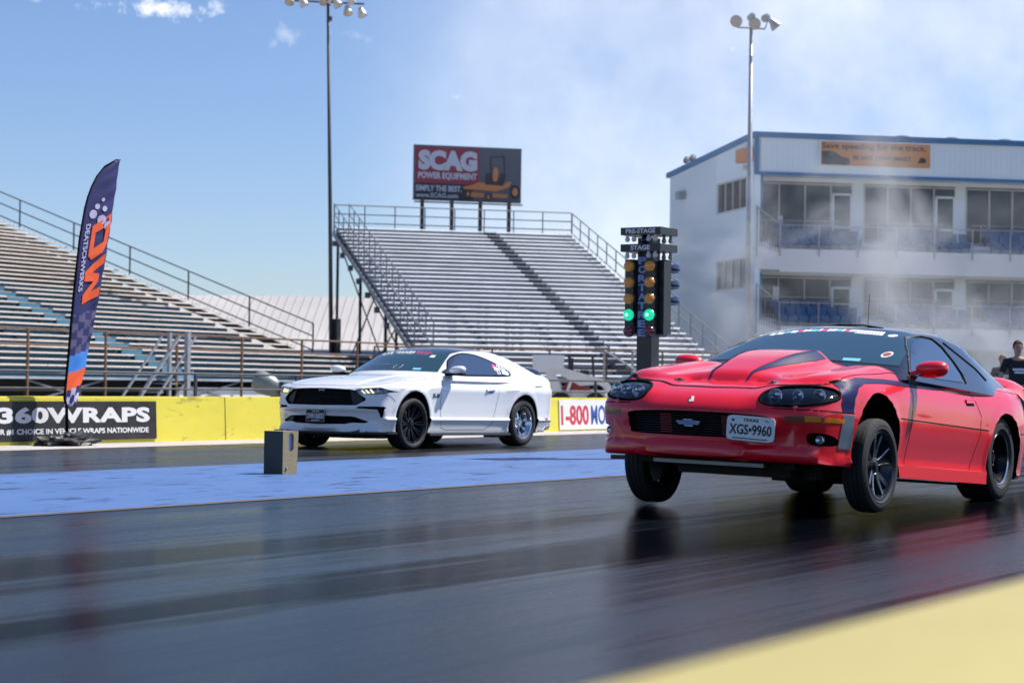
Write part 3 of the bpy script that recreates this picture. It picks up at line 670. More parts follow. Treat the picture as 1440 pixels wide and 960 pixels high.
# ------------------------------------------------------------------ white coupe
def white_coupe():
    root, PM = car_root('drag_car', 'white sports coupe with black roof in the far lane beside the yellow wall', 'car', 21.79, 15.81, R(.6), 2.72, R(-1.0))
    plan = pchip([(-.90, .62), (-.84, .78), (-.74, .86), (-.55, .915), (-.3, .945), (0, .955), (.35, .938), (.9, .930), (1.6, .930), (2.1, .940), (2.5, .962), (2.75, .968), (3.05, .955), (3.35, .915), (3.60, .84), (3.76, .74), (3.85, .62)])
    prof = lin([(.10, .94), (.18, .935), (.26, .945), (.350, .975), (.374, .994), (.400, .962), (.45, .962), (.60, .972), (.72, .986), (.79, .998), (.805, 1.0), (.830, .975), (.88, .972), (.95, .945), (1.02, .90), (1.1, .84)])
    front = pchip([(.17, -.01), (.22, .00), (.26, .035), (.33, .045), (.44, .03), (.50, .0), (.56, .012), (.66, .04), (.74, .035), (.78, .055), (.81, .12), (.84, .22)])
    top = pchip([(-.92, .770), (-.82, .795), (-.72, .825), (-.5, .868), (-.2, .905), (.2, .945), (.6, .985), (.8, 1.0), (1.3, 1.0), (2.0, 1.005), (2.5, 1.03), (2.9, 1.06), (3.2, 1.068), (3.5, 1.06), (3.72, 1.03), (3.84, .99)])
    rear = pchip([(.15, 3.68), (.3, 3.76), (.55, 3.84), (.8, 3.80), (1.0, 3.78), (1.1, 3.72)])
    def F(x, y, z):
        ay = np.abs(y); s = ay-plan(x)*prof(z)
        for xc, zc, rad in ((-.01, .355, .425), (2.70, .345, .42)):
            rr = np.sqrt((x-xc)**2+(z-zc)**2); s = s-.012*np.exp(-((rr-rad+.005)/.028)**2)
        f = (-.90+.26*(ay/.88)**2.6+front(z))-x
        zt = top(x)-.03*(ay/.6)**2*(1-.3*sstep(2.2, 2.8, x))+.030*np.exp(-((ay-.74)/.15)**2)*sstep(-.75, -.2, x)*(1-sstep(.3, .9, x))
        zt = zt+.016*(1-sstep(.34, .42, ay+.10*(x-.3)))*sstep(-.8, -.4, x)*(1-sstep(.5, .8, x))
        zt = zt-.04*sstep(.7, .95, ay)*(x > 0)
        t = z-zt; b = (.20-.02*sstep(-.3, .3, x)+.05*sstep(2.9, 3.7, x))-z; rr2 = x-rear(z)
        v = smax(s, t, .05+.07*sstep(-.6, .2, x)); v = smax(v, f, .035); v = smax(v, rr2, .06); return smax(v, b, .02)
    def core(a, b, c):
        x = 1.48+a*2.14; w = plan(x)-.12; zc = .48+c*(top(x)-.12-.48)*(c > 0)+c*.17*(c <= 0); return x, b*w, zc
    vs, fs = shell_geo(F, core, (190, 72, 26)); bv = bvh_of(vs, fs)
    body = mesh_ob('body', vs, fs, 'white_paint', root)
    grille = [(-.475, .752), (0, .765), (.475, .752), (.53, .735), (.665, .635), (.665, .610), (.575, .552), (.54, .545), (0, .540), (-.54, .545), (-.575, .552), (-.665, .610), (-.665, .635), (-.53, .735)]
    intake = [(-.70, .335), (-.53, .395), (-.48, .402), (0, .405), (.48, .402), (.53, .395), (.70, .335), (.66, .315), (.50, .318), (.40, .300), (0, .292), (-.40, .300), (-.50, .318), (-.66, .315)]
    hl = [(-.530, .735), (-.545, .752), (-.70, .772), (-.82, .782), (-.905, .752), (-.93, .728), (-.86, .700), (-.80, .690), (-.62, .692), (-.56, .712)]
    hr = [(-a, b) for a, b in hl]
    fog = [(-.565, .515), (-.60, .532), (-.865, .535), (-.880, .525), (-.872, .498), (-.855, .400), (-.835, .382), (-.83, .40), (-.815, .495), (-.58, .505)]
    fogr = [(-a, b) for a, b in fog]
    cuts = [cyl_mesh(-.01, .355, .395, -1.3, -.55), cyl_mesh(-.01, .355, .395, .55, 1.3), cyl_mesh(2.70, .345, .390, -1.3, -.52), cyl_mesh(2.70, .345, .390, .52, 1.3)]
    cuts += [cutter_geo(grille, 'front', bv, .10), cutter_geo(intake, 'front', bv, .10), cutter_geo(hl, 'front', bv, .035, .04), cutter_geo(hr, 'front', bv, .035, .04), cutter_geo(fog, 'front', bv, .05), cutter_geo(fogr, 'front', bv, .05)]
    carve(body, cuts, 'seam')
    roofz = pchip([(.5, 1.03), (.75, 1.13), (1.0, 1.225), (1.3, 1.32), (1.6, 1.37), (1.9, 1.383), (2.2, 1.372), (2.5, 1.335), (2.85, 1.26), (3.15, 1.17), (3.4, 1.09), (3.5, 1.05)])
    def Fc(x, y, z):
        ay = np.abs(y); wsx = .50+(z-1.0)*2.15+.32*(ay/.75)**2.2
        s = ay-(.855-(z-.98)*.62-.05*sstep(2.0, 3.3, x)-.03*sstep(2.6, 3.5, x)); r = z-(roofz(x)-.045*(ay/.6)**2.6)
        v = smax(wsx-x, s, .05); v = smax(v, r, .05); v = smax(v, x-3.45, .03); return smax(v, .86-z, .02)
    def corec(a, b, c): x = 1.95+a*.95; return x, b*(.50-.02*a), .98+.11*c+0*x
    cv, cf = shell_geo(Fc, corec, (70, 40, 14), 3); cb = bvh_of(cv, cf)
    mesh_ob('cabin', cv, cf, 'white_paint', root, True, 40)
    overlay('roof', [(1.10, -.56), (1.02, -.3), (.98, 0), (1.02, .3), (1.10, .56), (1.42, .600), (1.9, .605), (2.35, .58), (2.50, .55), (2.55, 0), (2.50, -.55), (2.35, -.58), (1.9, -.605), (1.42, -.600)], 'top', cb, .003, 'black_gloss', root, .05, .003)
    ws = [(-.715, 1.015), (-.4, 1.025), (0, 1.03), (.4, 1.025), (.715, 1.015), (.66, 1.13), (.60, 1.25), (.555, 1.295), (.3, 1.315), (0, 1.322), (-.3, 1.315), (-.555, 1.295), (-.60, 1.25), (-.66, 1.13)]
    glass = overlay('windshield', ws, 'front', cb, .007, 'glass_dark', root, .035)
    sw = smooth_poly([(.88, .985), (.97, 1.06), (1.13, 1.18), (1.30, 1.252), (1.50, 1.285), (1.78, 1.268), (2.08, 1.200), (2.34, 1.115), (2.475, 1.055), (2.48, 1.018), (2.40, .998), (1.8, .985)], 2)
    trim = MB()
    for ax in ('side', 'rside'):
        w_ = overlay('side_window', sw, ax, cb, .008, 'glass_side', root, .03); trim.tube(tube_on(sw+sw[:1], ax, cb, .005), .010, 6)
        if ax == 'side':
            rnd = random.Random(3)
            for k in range(26):
                cx, cz = 2.10+rnd.random()*.30, 1.02+rnd.random()*.13
                if cz > 1.27-.42*(cx-2.0): continue
                s = .018+rnd.random()*.028
                overlay('sticker', [(cx-s, cz-s*.6), (cx+s*.8, cz-s*.7), (cx+s, cz+s*.5), (cx-s*.7, cz+s*.7)], ax, cb, .011, rnd.choice(['white_vinyl', 'cyan_vinyl', 'pink_vinyl', 'white_vinyl', 'white_vinyl', 'emblem_blue']), w_, .05, 0)
    trim.build('window_trim', 'seam', root, True)
    overlay('rear_window', [(2.62, -.48), (3.25, -.52), (3.32, 0), (3.25, .52), (2.62, .48), (2.58, 0)], 'top', cb, .004, 'glass_side', root, .06)
    # script across the top of the windscreen
    def script(y0, y1, m, seed):
        rnd = random.Random(seed); mb = MB(); n = 46; pts = []
        for i in range(n+1):
            t = i/n; yy = y0+(y1-y0)*t; z0 = 1.298-.05*(abs(yy)/.55)**2.4; pts.append((yy, z0-.012+.013*math.sin(t*(y0-y1)*95)*(.5+rnd.random())))
        P = [cast(cb, 'front', a, b) for a, b in pts]; V = []
        for i, (h, nn) in enumerate(P):
            w = .0035+.006*rnd.random(); V += [h+nn*.010+Vector((-.3*w, 0, -w)), h+nn*.010+Vector((.3*w, 0, w))]
        mb.add(V, [(2*i, 2*i+1, 2*i+3, 2*i+2) for i in range(n)]); mb.build('sticker', m, glass)
    script(.48, .30, 'white_vinyl', 1); script(.24, -.07, 'white_vinyl', 2); script(-.10, -.37, 'pink_vinyl', 5); script(.22, -.05, 'white_vinyl', 8)
    def dec(poly, m, off=.010): return overlay('sticker', poly, 'front', cb, off, m, glass, .04, 0)
    dec([(-.40, 1.215), (-.395, 1.245), (-.455, 1.243), (-.465, 1.212)], 'white_vinyl'); dec([(-.40, 1.035), (-.39, 1.06), (-.49, 1.058), (-.50, 1.033)], 'cyan_vinyl'); dec([(.40, 1.11), (.40, 1.116), (.02, 1.112), (.02, 1.106)], 'galv')
    mb = MB(); mb.tube([cast(cb, 'front', -.14+.055*math.cos(t), 1.085+.038*math.sin(t))[0]+Vector((-.008, 0, .004)) for t in np.linspace(2.4, 7.0, 14)], .0035, 5); mb.build('sticker', 'galv', glass)
    # lamps
    for pol, sg in ((hl, -1), (hr, 1)):
        h = overlay('headlight', pol, 'front', bv, -.022, 'lamp_dark', root, .04, 0); overlay('headlight_lens', pol, 'front', bv, -.002, 'clear_lens', h, .03, 0)
        for k in range(3):
            y0 = .600+k*.050; pl = [(sg*(y0), .742+.008*k), (sg*(y0+.022), .744+.008*k), (sg*(y0+.065), .700+.004*k), (sg*(y0+.038), .698+.002*k)]
            overlay('light_bar', pl, 'front', bv, -.012, 'led', h, .03, .004)
        p, n = cast(bv, 'front', sg*.79, .735); mb = MB(); mb.lathe([(.030, .018), (.027, .02), (.020, .010), (.010, .018), (0, .02)], p+Vector((.026, 0, 0)), (-1, 0, 0), 20); mb.build('reflector', 'lamp_glass', h, True, 30)
        overlay('light_bar', [(sg*.70, .697), (sg*.70, .692), (sg*.86, .704), (sg*.91, .726), (sg*.90, .731), (sg*.85, .712)], 'front', bv, -.010, 'red_dull', h, .03, .002)
    # grille
    g = MB()
    for k in range(9):
        z = .565+k*.022; w = .60-(abs(z-.62)*.9 if z > .62 else 0); w = min(w, .50)
        g.tube([cast(bv, 'front', yy, z)[0]+Vector((.05, 0, 0)) for yy in np.linspace(-w, w, 13)], .0045, 5)
    for s in (-1, 1): g.hexa([(p_[0], p_[1], p_[2]) for p_ in [cast(bv, 'front', s*a, b)[0]+Vector((dx, 0, 0)) for dx in (.035, .05) for a, b in ((.50, .555), (.62, .59), (.60, .68), (.44, .745))]])
    g.build('grille', 'dark_plastic', root)
    p, n = cast(bv, 'front', 0, .665); mb = MB(); mb.prism([(a*.055-.02, .735+b*.028) for a, b in [(-1, .2), (-.6, .7), (-.2, .4), (.5, .5), (1, .9), (.8, .2), (.9, -.6), (.55, -.1), (-.2, -.1), (-.5, -.7), (-.45, 0)]], lambda a, b, t: Vector((p.x+t, a, b)), .02, .026); mb.build('emblem', 'galv', root)
    mb = MB()
    for k in range(3): mb.tube([cast(bv, 'front', yy, .325+k*.024)[0]+Vector((.05, 0, 0)) for yy in np.linspace(-.46, .46, 11)], .004, 5)
    mb.build('lower_grille', 'dark_plastic', root)
    mb = MB(); mb.hexa([(p_.x, p_.y, p_.z) for p_ in [cast(bv, 'front', a, b)[0]+Vector((dx, 0, 0)) for dx in (.02, .04) for a, b in ((.52, .312), (.66, .325), (.56, .385), (.47, .395))]]); mb.build('brake_duct', 'dark_steel', root)
    # plate
    pc, n = cast(bv, 'front', .02, .41); O = Vector((pc.x-.035, .185, .322)); Yv = Vector((0, -1, 0)); Zv = Vector((.02, 0, 1)).normalized(); Xn = Vector((-1, 0, 0))
    def pf(a, b, t): return O+Yv*a*.305+Zv*b*.160+Xn*t
    mb = MB(); mb.prism(ell_poly(.5, .5, .5, .5, 28, 8), pf, -.004, .002)
    pl = mb.build('license_plate', 'ink', root)
    mb = MB()
    for a, b, c_, d_ in ((0, 0, 1, .03), (0, .97, 1, 1), (0, 0, .016, 1), (.984, 0, 1, 1)): mb.prism([(a, b), (c_, b), (c_, d_), (a, d_)], pf, .001, .008)
    mb.build('plate_frame', 'galv', pl)
    text_on('plate_text', 'DWN BADD', 'plate_white', pl, lambda a, b, t: pf(.05+a*.90, .24+b*.46, t), .022, .005)
    text_on('plate_text', 'TEXAS', 'plate_white', pl, lambda a, b, t: pf(.30+a*.40, .79+b*.12, t), .02, .004)
    mb = MB(); mb.prism([(.28, .08), (.72, .08), (.72, .14), (.28, .14)], pf, .002, .004); mb.build('plate_text', 'plate_white', pl)
    # splitter, skirts
    mb = MB(); pts = [(-.95, 0), (-.945, .40), (-.90, .62), (-.80, .80), (-.60, .935), (-.45, .955)]
    out = [(x, -y) for x, y in pts[::-1]]+pts[1:]; out += [(-.35, .9), (-.35, -.9)]
    mb.prism(out, lambda a, b, t: Vector((a, b, t)), .178, .200); mb.build('front_splitter', 'dark_plastic', root)
    for s in (-1, 1):
        mb = MB(); mb.hexa([(.36, s*.80, .165), (2.30, s*.80, .165), (2.32, s*.955, .158), (.34, s*.945, .158), (.36, s*.80, .20), (2.30, s*.80, .20), (2.32, s*.95, .186), (.34, s*.94, .186)]); mb.build('side_skirt', 'dark_plastic', root)
    # gaps
    s_ = MB(); seam_geo(s_, [(-.42, .80), (-.60, .70), (-.72, .52), (-.775, .3), (-.79, 0), (-.775, -.3), (-.72, -.52), (-.60, -.70), (-.42, -.80)], 'top', bv, .010)
    for s in (-1, 1): seam_geo(s_, [(-.42, s*.80), (.2, s*.82), (.7, s*.80)], 'top', bv, .007)
    for ax in ('side', 'rside'):
        seam_geo(s_, [(.60, .98), (.62, .60), (.66, .26), (.80, .235), (1.75, .235), (1.88, .30), (1.98, .50), (2.03, .72), (2.05, .98)], ax, bv, .006)
        seam_geo(s_, [(-.62, .70), (-.50, .66), (-.42, .60)], ax, bv, .006)
    s_.build('panel_gap', 'seam', root)
    for s, ax in ((-1, 'side'), (1, 'rside')):
        mb = MB(); o = overlay('door_handle', ell_poly(1.83, .780, .085, .038, 20, 2.4), ax, bv, .002, 'stripe_grey', root, .03, .004)
        overlay('handle_flap', [(1.72, .800), (1.93, .812), (1.93, .786), (1.72, .774)], ax, bv, .018, 'white_paint', o, .03, .016)
        overlay('side_marker', [(3.31, .400), (3.47, .405), (3.46, .375), (3.34, .370)], ax, bv, .003, 'red_lens', root, .03, .003)
        overlay('quarter_vent', [(2.98, .86), (3.20, .865), (3.20, .853), (2.98, .845)], ax, bv, .002, 'dark_plastic', root, .03, 0)
        overlay('rear_bumper_insert', [(3.28, .20), (3.68, .26), (3.68, .31), (3.40, .27)], ax, bv, .004, 'galv', root, .03, .004)
        sg = 1 if s < 0 else -1
        def bf(a, b, t, ax=ax, sg=sg):
            h, nn = cast(bv, ax, (.42+a*.155) if sg > 0 else (.575-a*.155), .665+b*.055); return h+nn*t
        text_on('badge', '5.0', 'ink', root, bf, .03, .006)
        mb = MB(); vs2 = []; nu, nv_ = 20, 12
        for i in range(nv_+1):
            for j in range(nu):
                ph = math.pi*i/nv_; th = 2*math.pi*j/nu; yy = -math.cos(ph); q = math.sin(ph)**.55
                vs2.append(Vector((.86+.075*q*math.cos(th)*(1.25 if math.cos(th) < 0 else .7), s*(1.02+.115*yy), 1.045+.058*q*math.sin(th)+.008*yy)))
        mb.add(vs2, [(i*nu+j, i*nu+(j+1) % nu, (i+1)*nu+(j+1) % nu, (i+1)*nu+j) for i in range(nv_) for j in range(nu)])
        mr = mb.build('mirror', 'white_paint', root, True); mb = MB(); mb.hexa([(.80, s*.84, .965), (.96, s*.84, .965), (.94, s*1.10, .992), (.80, s*1.10, .992), (.80, s*.84, 1.0), (.96, s*.84, 1.0), (.93, s*1.08, 1.01), (.82, s*1.08, 1.01)]); mb.build('mirror_base', 'seam', mr)
        overlay('tail_light', [(s*.42, .74), (s*.80, .74), (s*.80, .90), (s*.42, .90)], 'rear', bv, .004, 'red_lens', root, .05, .005)
    # spoiler
    mb = MB(); sec = [(0, .0), (.08, .022), (.17, .030), (.20, .022), (.18, .008), (.08, -.006)]; vs2 = []; N1 = 24
    for i in range(N1+1):
        t = -1+2*i/N1; yy = t*.68; drop = .11*abs(t)**7; xx = 3.45-.10*abs(t)**3; vs2 += [Vector((xx+a, yy, 1.125+b-drop)) for a, b in sec]
    k = len(sec); mb.add(vs2, [(i*k+j, i*k+(j+1) % k, (i+1)*k+(j+1) % k, (i+1)*k+j) for i in range(N1) for j in range(k)]+[tuple(range(k)), tuple(N1*k+j for j in range(k))])
    for yy in (-.45, .45): mb.box(3.50, yy-.02, 1.03, 3.58, yy+.02, 1.13)
    mb.build('spoiler', 'black_gloss', root, True, 50)
    mb = MB(); mb.box(-.62, -.66, .15, 3.3, .66, .25); mb.box(-.45, -.48, .11, .32, .48, .17); mb.tube([(2.72, -.75, .30), (2.72, .75, .30)], .05, 10); mb.box(2.0, -.86, .125, 2.3, -.7, .17); mb.box(-.55, .5, .12, -.38, .7, .18); mb.box(-.55, -.74, .115, -.38, -.58, .18)
    mb.build('underbody', 'under', root)
    for s in (-1, 1): mb = MB(); mb.lathe([(0, 0), (.16, 0), (.16, .03), (0, .03)], (0, s*.68, .34), (0, s, 0), 20); mb.bar((.1, s*.4, .22), (0, s*.7, .18), .06); mb.build('suspension_arm', 'under', root)
    pitch_parts(root, PM)
    for (x, z, rt_, w, rr_, st, yy) in ((0, .346, .346, .255, .262, 'mesh', .79), (2.72, .338, .338, .30, .225, 'drag', .775)):
        for s in (-1, 1): wheel(root, x, s*yy, z, rt_, w, rr_, s, st)
    return root
# ------------------------------------------------------------------ ground
def sheet(name, x0, y0, x1, y1, z, m, label=None, nx=1, ny=1):
    vs = [(x0+(x1-x0)*i/nx, y0+(y1-y0)*j/ny, z) for j in range(ny+1) for i in range(nx+1)]
    o = mesh_ob(name, vs, [(j*(nx+1)+i, j*(nx+1)+i+1, (j+1)*(nx+1)+i+1, (j+1)*(nx+1)+i) for j in range(ny) for i in range(nx)], m); return tag(o, label, None, None, 'structure')
def track_mat(name, c0, c1, r0, r1, grooves=(), spec=.5):
    m = bpy.data.materials.new(name); m.use_nodes = True; nt = m.node_tree; b = nt.nodes['Principled BSDF']; L = nt.links.new
    t = nt.nodes.new('ShaderNodeTexCoord'); mp = N(nt, 'ShaderNodeMapping'); mp.inputs['Scale'].default_value = (.10, 3.2, 1); L(t.outputs['Object'], mp.inputs[0])
    n1 = N(nt, 'ShaderNodeTexNoise', Scale=1.0, Detail=8.0, Roughness=.68); L(mp.outputs[0], n1.inputs['Vector'])
    mp2 = N(nt, 'ShaderNodeMapping'); mp2.inputs['Scale'].default_value = (.30, 26, 1); L(t.outputs['Object'], mp2.inputs[0])
    n2 = N(nt, 'ShaderNodeTexNoise', Scale=1.0, Detail=6.0, Roughness=.7); L(mp2.outputs[0], n2.inputs['Vector'])
    n3 = N(nt, 'ShaderNodeTexNoise', Scale=60.0, Detail=3.0); L(t.outputs['Object'], n3.inputs['Vector'])
    mp0 = N(nt, 'ShaderNodeMapping'); mp0.inputs['Scale'].default_value = (.035, .85, 1); L(t.outputs['Object'], mp0.inputs[0])
    n0 = N(nt, 'ShaderNodeTexNoise', Scale=1.0, Detail=5.0, Roughness=.6); L(mp0.outputs[0], n0.inputs['Vector'])
    s = mth(nt, 'ADD', mth(nt, 'ADD', mth(nt, 'MULTIPLY', n1.outputs['Fac'], .50), mth(nt, 'MULTIPLY', n2.outputs['Fac'], .52)), mth(nt, 'SUBTRACT', mth(nt, 'MULTIPLY', n0.outputs['Fac'], .75), .385))
    sx = N(nt, 'ShaderNodeSeparateXYZ'); L(t.outputs['Object'], sx.inputs[0])
    for (yc, w, amt) in grooves:   # rubber laid down along the tyre lines
        d = mth(nt, 'DIVIDE', mth(nt, 'SUBTRACT', sx.outputs['Y'], yc), w); g = mth(nt, 'MULTIPLY', mth(nt, 'POWER', 2.718, mth(nt, 'MULTIPLY', mth(nt, 'MULTIPLY', d, d), -1.0)), amt)
        s = mth(nt, 'SUBTRACT', s, g)
    rp = N(nt, 'ShaderNodeMapRange'); L(s, rp.inputs[0]); rp.inputs[1].default_value = .37; rp.inputs[2].default_value = .60
    mx = nt.nodes.new('ShaderNodeMix'); mx.data_type = 'RGBA'; L(rp.outputs[0], mx.inputs['Factor']); mx.inputs[6].default_value = (*c0, 1); mx.inputs[7].default_value = (*c1, 1); L(mx.outputs[2], b.inputs['Base Color'])
    rr = N(nt, 'ShaderNodeMapRange'); L(s, rr.inputs[0]); rr.inputs[1].default_value = .34; rr.inputs[2].default_value = .66; rr.inputs[3].default_value = r0; rr.inputs[4].default_value = r1; L(rr.outputs[0], b.inputs['Roughness'])
    bp = N(nt, 'ShaderNodeBump', Strength=.22, Distance=.004); L(mth(nt, 'ADD', mth(nt, 'MULTIPLY', n2.outputs['Fac'], 1.0), mth(nt, 'MULTIPLY', n3.outputs['Fac'], .5)), bp.inputs['Height']); L(bp.outputs[0], b.inputs['Normal'])
    sp_ = N(nt, 'ShaderNodeMapRange'); L(s, sp_.inputs[0]); sp_.inputs[1].default_value = .38; sp_.inputs[2].default_value = .62; sp_.inputs[3].default_value = spec*.04; sp_.inputs[4].default_value = spec*2.9; L(sp_.outputs[0], b.inputs['Specular IOR Level']); b.inputs['IOR'].default_value = 1.17; b.inputs['Specular Tint'].default_value = (.72, .87, 1, 1); MT[name] = m
track_mat('track_near', (.0015, .002, .0035), (.010, .013, .019), .14, .40, ((5.0, .34, .13), (6.75, .34, .13), (5.9, 1.4, .07), (2.4, .6, .08), (8.6, .25, .08)), .30)
track_mat('track_far', (.008, .009, .012), (.040, .041, .046), .20, .46, ((14.95, .32, .10), (16.6, .32, .10)), .4)
def paint_mat(name, col, dirt, amt, rough=.6, scale=(1, 1, 1)):
    m = bpy.data.materials.new(name); m.use_nodes = True; nt = m.node_tree; b = nt.nodes['Principled BSDF']; L = nt.links.new
    t = nt.nodes.new('ShaderNodeTexCoord'); mp = N(nt, 'ShaderNodeMapping'); mp.inputs['Scale'].default_value = scale; L(t.outputs['Object'], mp.inputs[0])
    n = N(nt, 'ShaderNodeTexNoise', Scale=2.4, Detail=9.0, Roughness=.66); L(mp.outputs[0], n.inputs['Vector'])
    n2 = N(nt, 'ShaderNodeTexNoise', Scale=.5, Detail=6.0, Roughness=.6); L(mp.outputs[0], n2.inputs['Vector'])
    a = N(nt, 'ShaderNodeMapRange'); L(n.outputs['Fac'], a.inputs[0]); a.inputs[1].default_value = .35-amt*.5; a.inputs[2].default_value = .43-amt*.3; a.inputs[3].default_value = 1; a.inputs[4].default_value = 0
    v = N(nt, 'ShaderNodeMapRange'); L(n2.outputs['Fac'], v.inputs[0]); v.inputs[1].default_value = .3; v.inputs[2].default_value = .7; v.inputs[3].default_value = .86; v.inputs[4].default_value = 1.12
    h = N(nt, 'ShaderNodeHueSaturation'); h.inputs['Color'].default_value = (*col, 1); L(v.outputs[0], h.inputs['Value'])
    mx = nt.nodes.new('ShaderNodeMix'); mx.data_type = 'RGBA'; L(a.outputs[0], mx.inputs['Factor']); L(h.outputs[0], mx.inputs[6]); mx.inputs[7].default_value = (*dirt, 1); L(mx.outputs[2], b.inputs['Base Color']); b.inputs['Roughness'].default_value = rough
    bp = N(nt, 'ShaderNodeBump', Strength=.3, Distance=.01); L(n.outputs['Fac'], bp.inputs['Height']); L(bp.outputs[0], b.inputs['Normal']); MT[name] = m
paint_mat('strip_blue', (.070, .145, .34), (.012, .028, .08), -.02, .5, (.8, 2.0, 1))
paint_mat('strip_white', (.46, .43, .40), (.25, .2, .15), 0, .7, (.6, 1.5, 1))
paint_mat('edge_tan', (.12, .09, .075), (.03, .025, .02), .04, .7)
paint_mat('concrete', (.32, .29, .25), (.12, .1, .08), .02, .85, (.3, .3, 1))
MT['yellow_wall_clean'] = MT['yellow_wall']; paint_mat('yellow_wall', (.66, .58, .062), (.30, .25, .06), .045, .62, (.8, 1, 2.2))
sheet('ground', -1500, -1500, 2500, 2500, -.012, 'concrete', 'pale concrete ground stretching to the horizon behind the track')
sheet('road', -40, -2, 400, 9.20, 0, 'track_near', 'dark glossy near racing lane streaked with tyre rubber')
sheet('kerb_strip', -40, 9.20, 400, 9.31, .004, 'edge_tan', 'thin brown seam between the near lane and the blue strip')
sheet('median_strip', -40, 9.31, 400, 13.36, .004, 'strip_blue', 'blue painted strip between the two racing lanes')
sheet('road', -40, 13.36, 400, 17.72, 0, 'track_far', 'dark glossy far racing lane under the white coupe')
sheet('wall_apron', -40, 17.72, 400, 19.03, .004, 'strip_white', 'white painted strip along the foot of the far wall')
# ------------------------------------------------------------------ barrier walls
def wall(name, label, x0, x1, y0, y1, h, taper0=0, m='yellow_wall', loc=None):
    mb = MB(); mb.hexa([(x0, y0, 0), (x1, y0, 0), (x1, y1, 0), (x0, y1, 0), (x0+taper0, y0+.03, h), (x1, y0+.03, h), (x1, y1-.03, h), (x0+taper0, y1-.03, h)])
    me_o = mb.build(name, m); bm = bmesh.new(); bm.from_mesh(me_o.data); bmesh.ops.bevel(bm, geom=[e for e in bm.edges if abs(e.verts[0].co.z-h) < .01 and abs(e.verts[1].co.z-h) < .01], offset=.018, segments=2, affect='EDGES'); bm.to_mesh(me_o.data); bm.free()
    return tag(me_o, label, 'wall')
wall('barrier_wall', 'yellow concrete wall top, out of focus in the near right corner', -6, 60, .34, .812, .634, 0, 'yellow_faded')
wall('barrier_wall', 'long yellow concrete wall behind the far lane, carrying the black banner', -6, 28.2, 19.03, 19.45, .64)
wb = wall('barrier_wall', 'short yellow wall with a sloping end behind the white coupe, carrying the white phone number banner', 32.12, 70, 19.03, 19.45, .64, .17)
for k, wx in enumerate((22.9, 26.0)):   # butt joints between the cast blocks
    mb = MB(); mb.hexa([(wx-.006, 19.027, .0), (wx+.006, 19.027, .0), (wx+.006, 19.2, .0), (wx-.006, 19.2, .0), (wx-.006, 19.057, .628), (wx+.006, 19.057, .628), (wx+.006, 19.2, .628), (wx-.006, 19.2, .628)]); mb.build('joint', 'seam', bpy.data.objects['barrier_wall.001'])
# banners
bn = MB(); bn.box(12.0, 19.020, .05, 21.37, 19.028, .575)
bn = bn.build('banner', 'banner_black'); tag(bn, 'black vinyl banner reading 360WRAPS on the yellow wall', 'banner')
for v in bn.data.vertices: v.co.y = (19.008 if v.co.y < 19.024 else 19.018)+.03*v.co.z/.64
def wf(x0, x1, z0, z1, yb=19.008): return lambda a, b, t: Vector((x0+(x1-x0)*a, yb+.03*(z0+(z1-z0)*b)/.64-t, z0+(z1-z0)*b))
def tel(ob, yoff=0): return ob
text_on('banner_text', '360WRAPS', 'letter_white', bn, wf(18.36, 21.23, .285, .500), .045, .004, 1.05)
text_on('banner_text', 'YOUR #1 CHOICE IN VEHICLE WRAPS NATIONWIDE', 'letter_white', bn, wf(18.10, 21.20, .135, .215), .03, .004)
mb = MB(); mb.box(32.70, 19.01, .035, 39.5, 19.02, .605); b2 = mb.build('banner', 'banner_white'); tag(b2, 'white banner with red and blue phone number on the short yellow wall', 'banner')
for v in b2.data.vertices: v.co.y = (19.012 if v.co.y < 19.015 else 19.020)+.03*v.co.z/.64
text_on('banner_text', '1-800', 'letter_red', b2, wf(32.76, 33.83, .12, .50, 19.012), .025, .004, 1.0)
text_on('banner_text', 'MO', 'letter_blue', b2, wf(33.92, 34.50, .12, .50, 19.012), .02, .004, 1.0)
# ------------------------------------------------------------------ timing block
t = thing('timing_block', 'olive block with a side darkened as shade and an oval hole, standing on the blue strip', 'track block', (14.83, 11.63, .004))
def slot_poly(cx, cz, w, h, n=10): return [(cx+w*math.cos(a), cz+h*math.copysign(1, math.sin(a))*(1 if True else 0)+w*math.sin(a)) for a in [2*math.pi*(k+.5)/(2*n) for k in range(2*n)]]
outer = [(0, 0), (.215, 0), (.235, .405), (0, .405)]
bm = bmesh.new()
V2, F2 = None, None
hole = slot_poly(.125, .30, .040, .050)
verts = [Vector(p) for p in outer+hole]; no = len(outer)
ed = [(i, (i+1) % no) for i in range(no)]+[(no+i, no+(i+1) % len(hole)) for i in range(len(hole))]
Vd, Ed, Fd, *_ = delaunay_2d_cdt(verts, ed, [], 2, 1e-6)
fsd = []
for f in Fd:
    c = sum((Vector(Vd[i]) for i in f), Vector((0, 0)))/len(f)
    if (abs(c.x-.125) < .036 and abs(c.y-.30) < .052) or (c-Vector((.125, .35))).length < .036 or (c-Vector((.125, .25))).length < .036: continue
    if c.x < 0 or c.x > .24: continue
    fsd.append(tuple(f))
mb = MB(); n = len(Vd); D = .225
mb.add([Vector((v[0], 0, v[1])) for v in Vd]+[Vector((v[0], D, v[1])) for v in Vd], [f for f in fsd]+[tuple(i+n for i in reversed(f)) for f in fsd]+[(a, b, b+n, a+n) for a, b in ed])
blk = mb.build('block', 'block_olive', t)
mb = MB(); mb.box(-.003, .002, .002, -.0005, D-.002, .402); mb.build('shade_side', 'block_shade', t)  # dark sheet: the shade on this side of the block, put into colour
MT['hole_plate'] = mat('hole_plate', (.50, .60, .80), .25, 0, .6, .5); mb = MB(); mb.box(.07, .03, .19, .18, .04, .40); mb.build('lens', 'hole_plate', t)  # pale blue plate set in the hole; the brightness there is in its colour
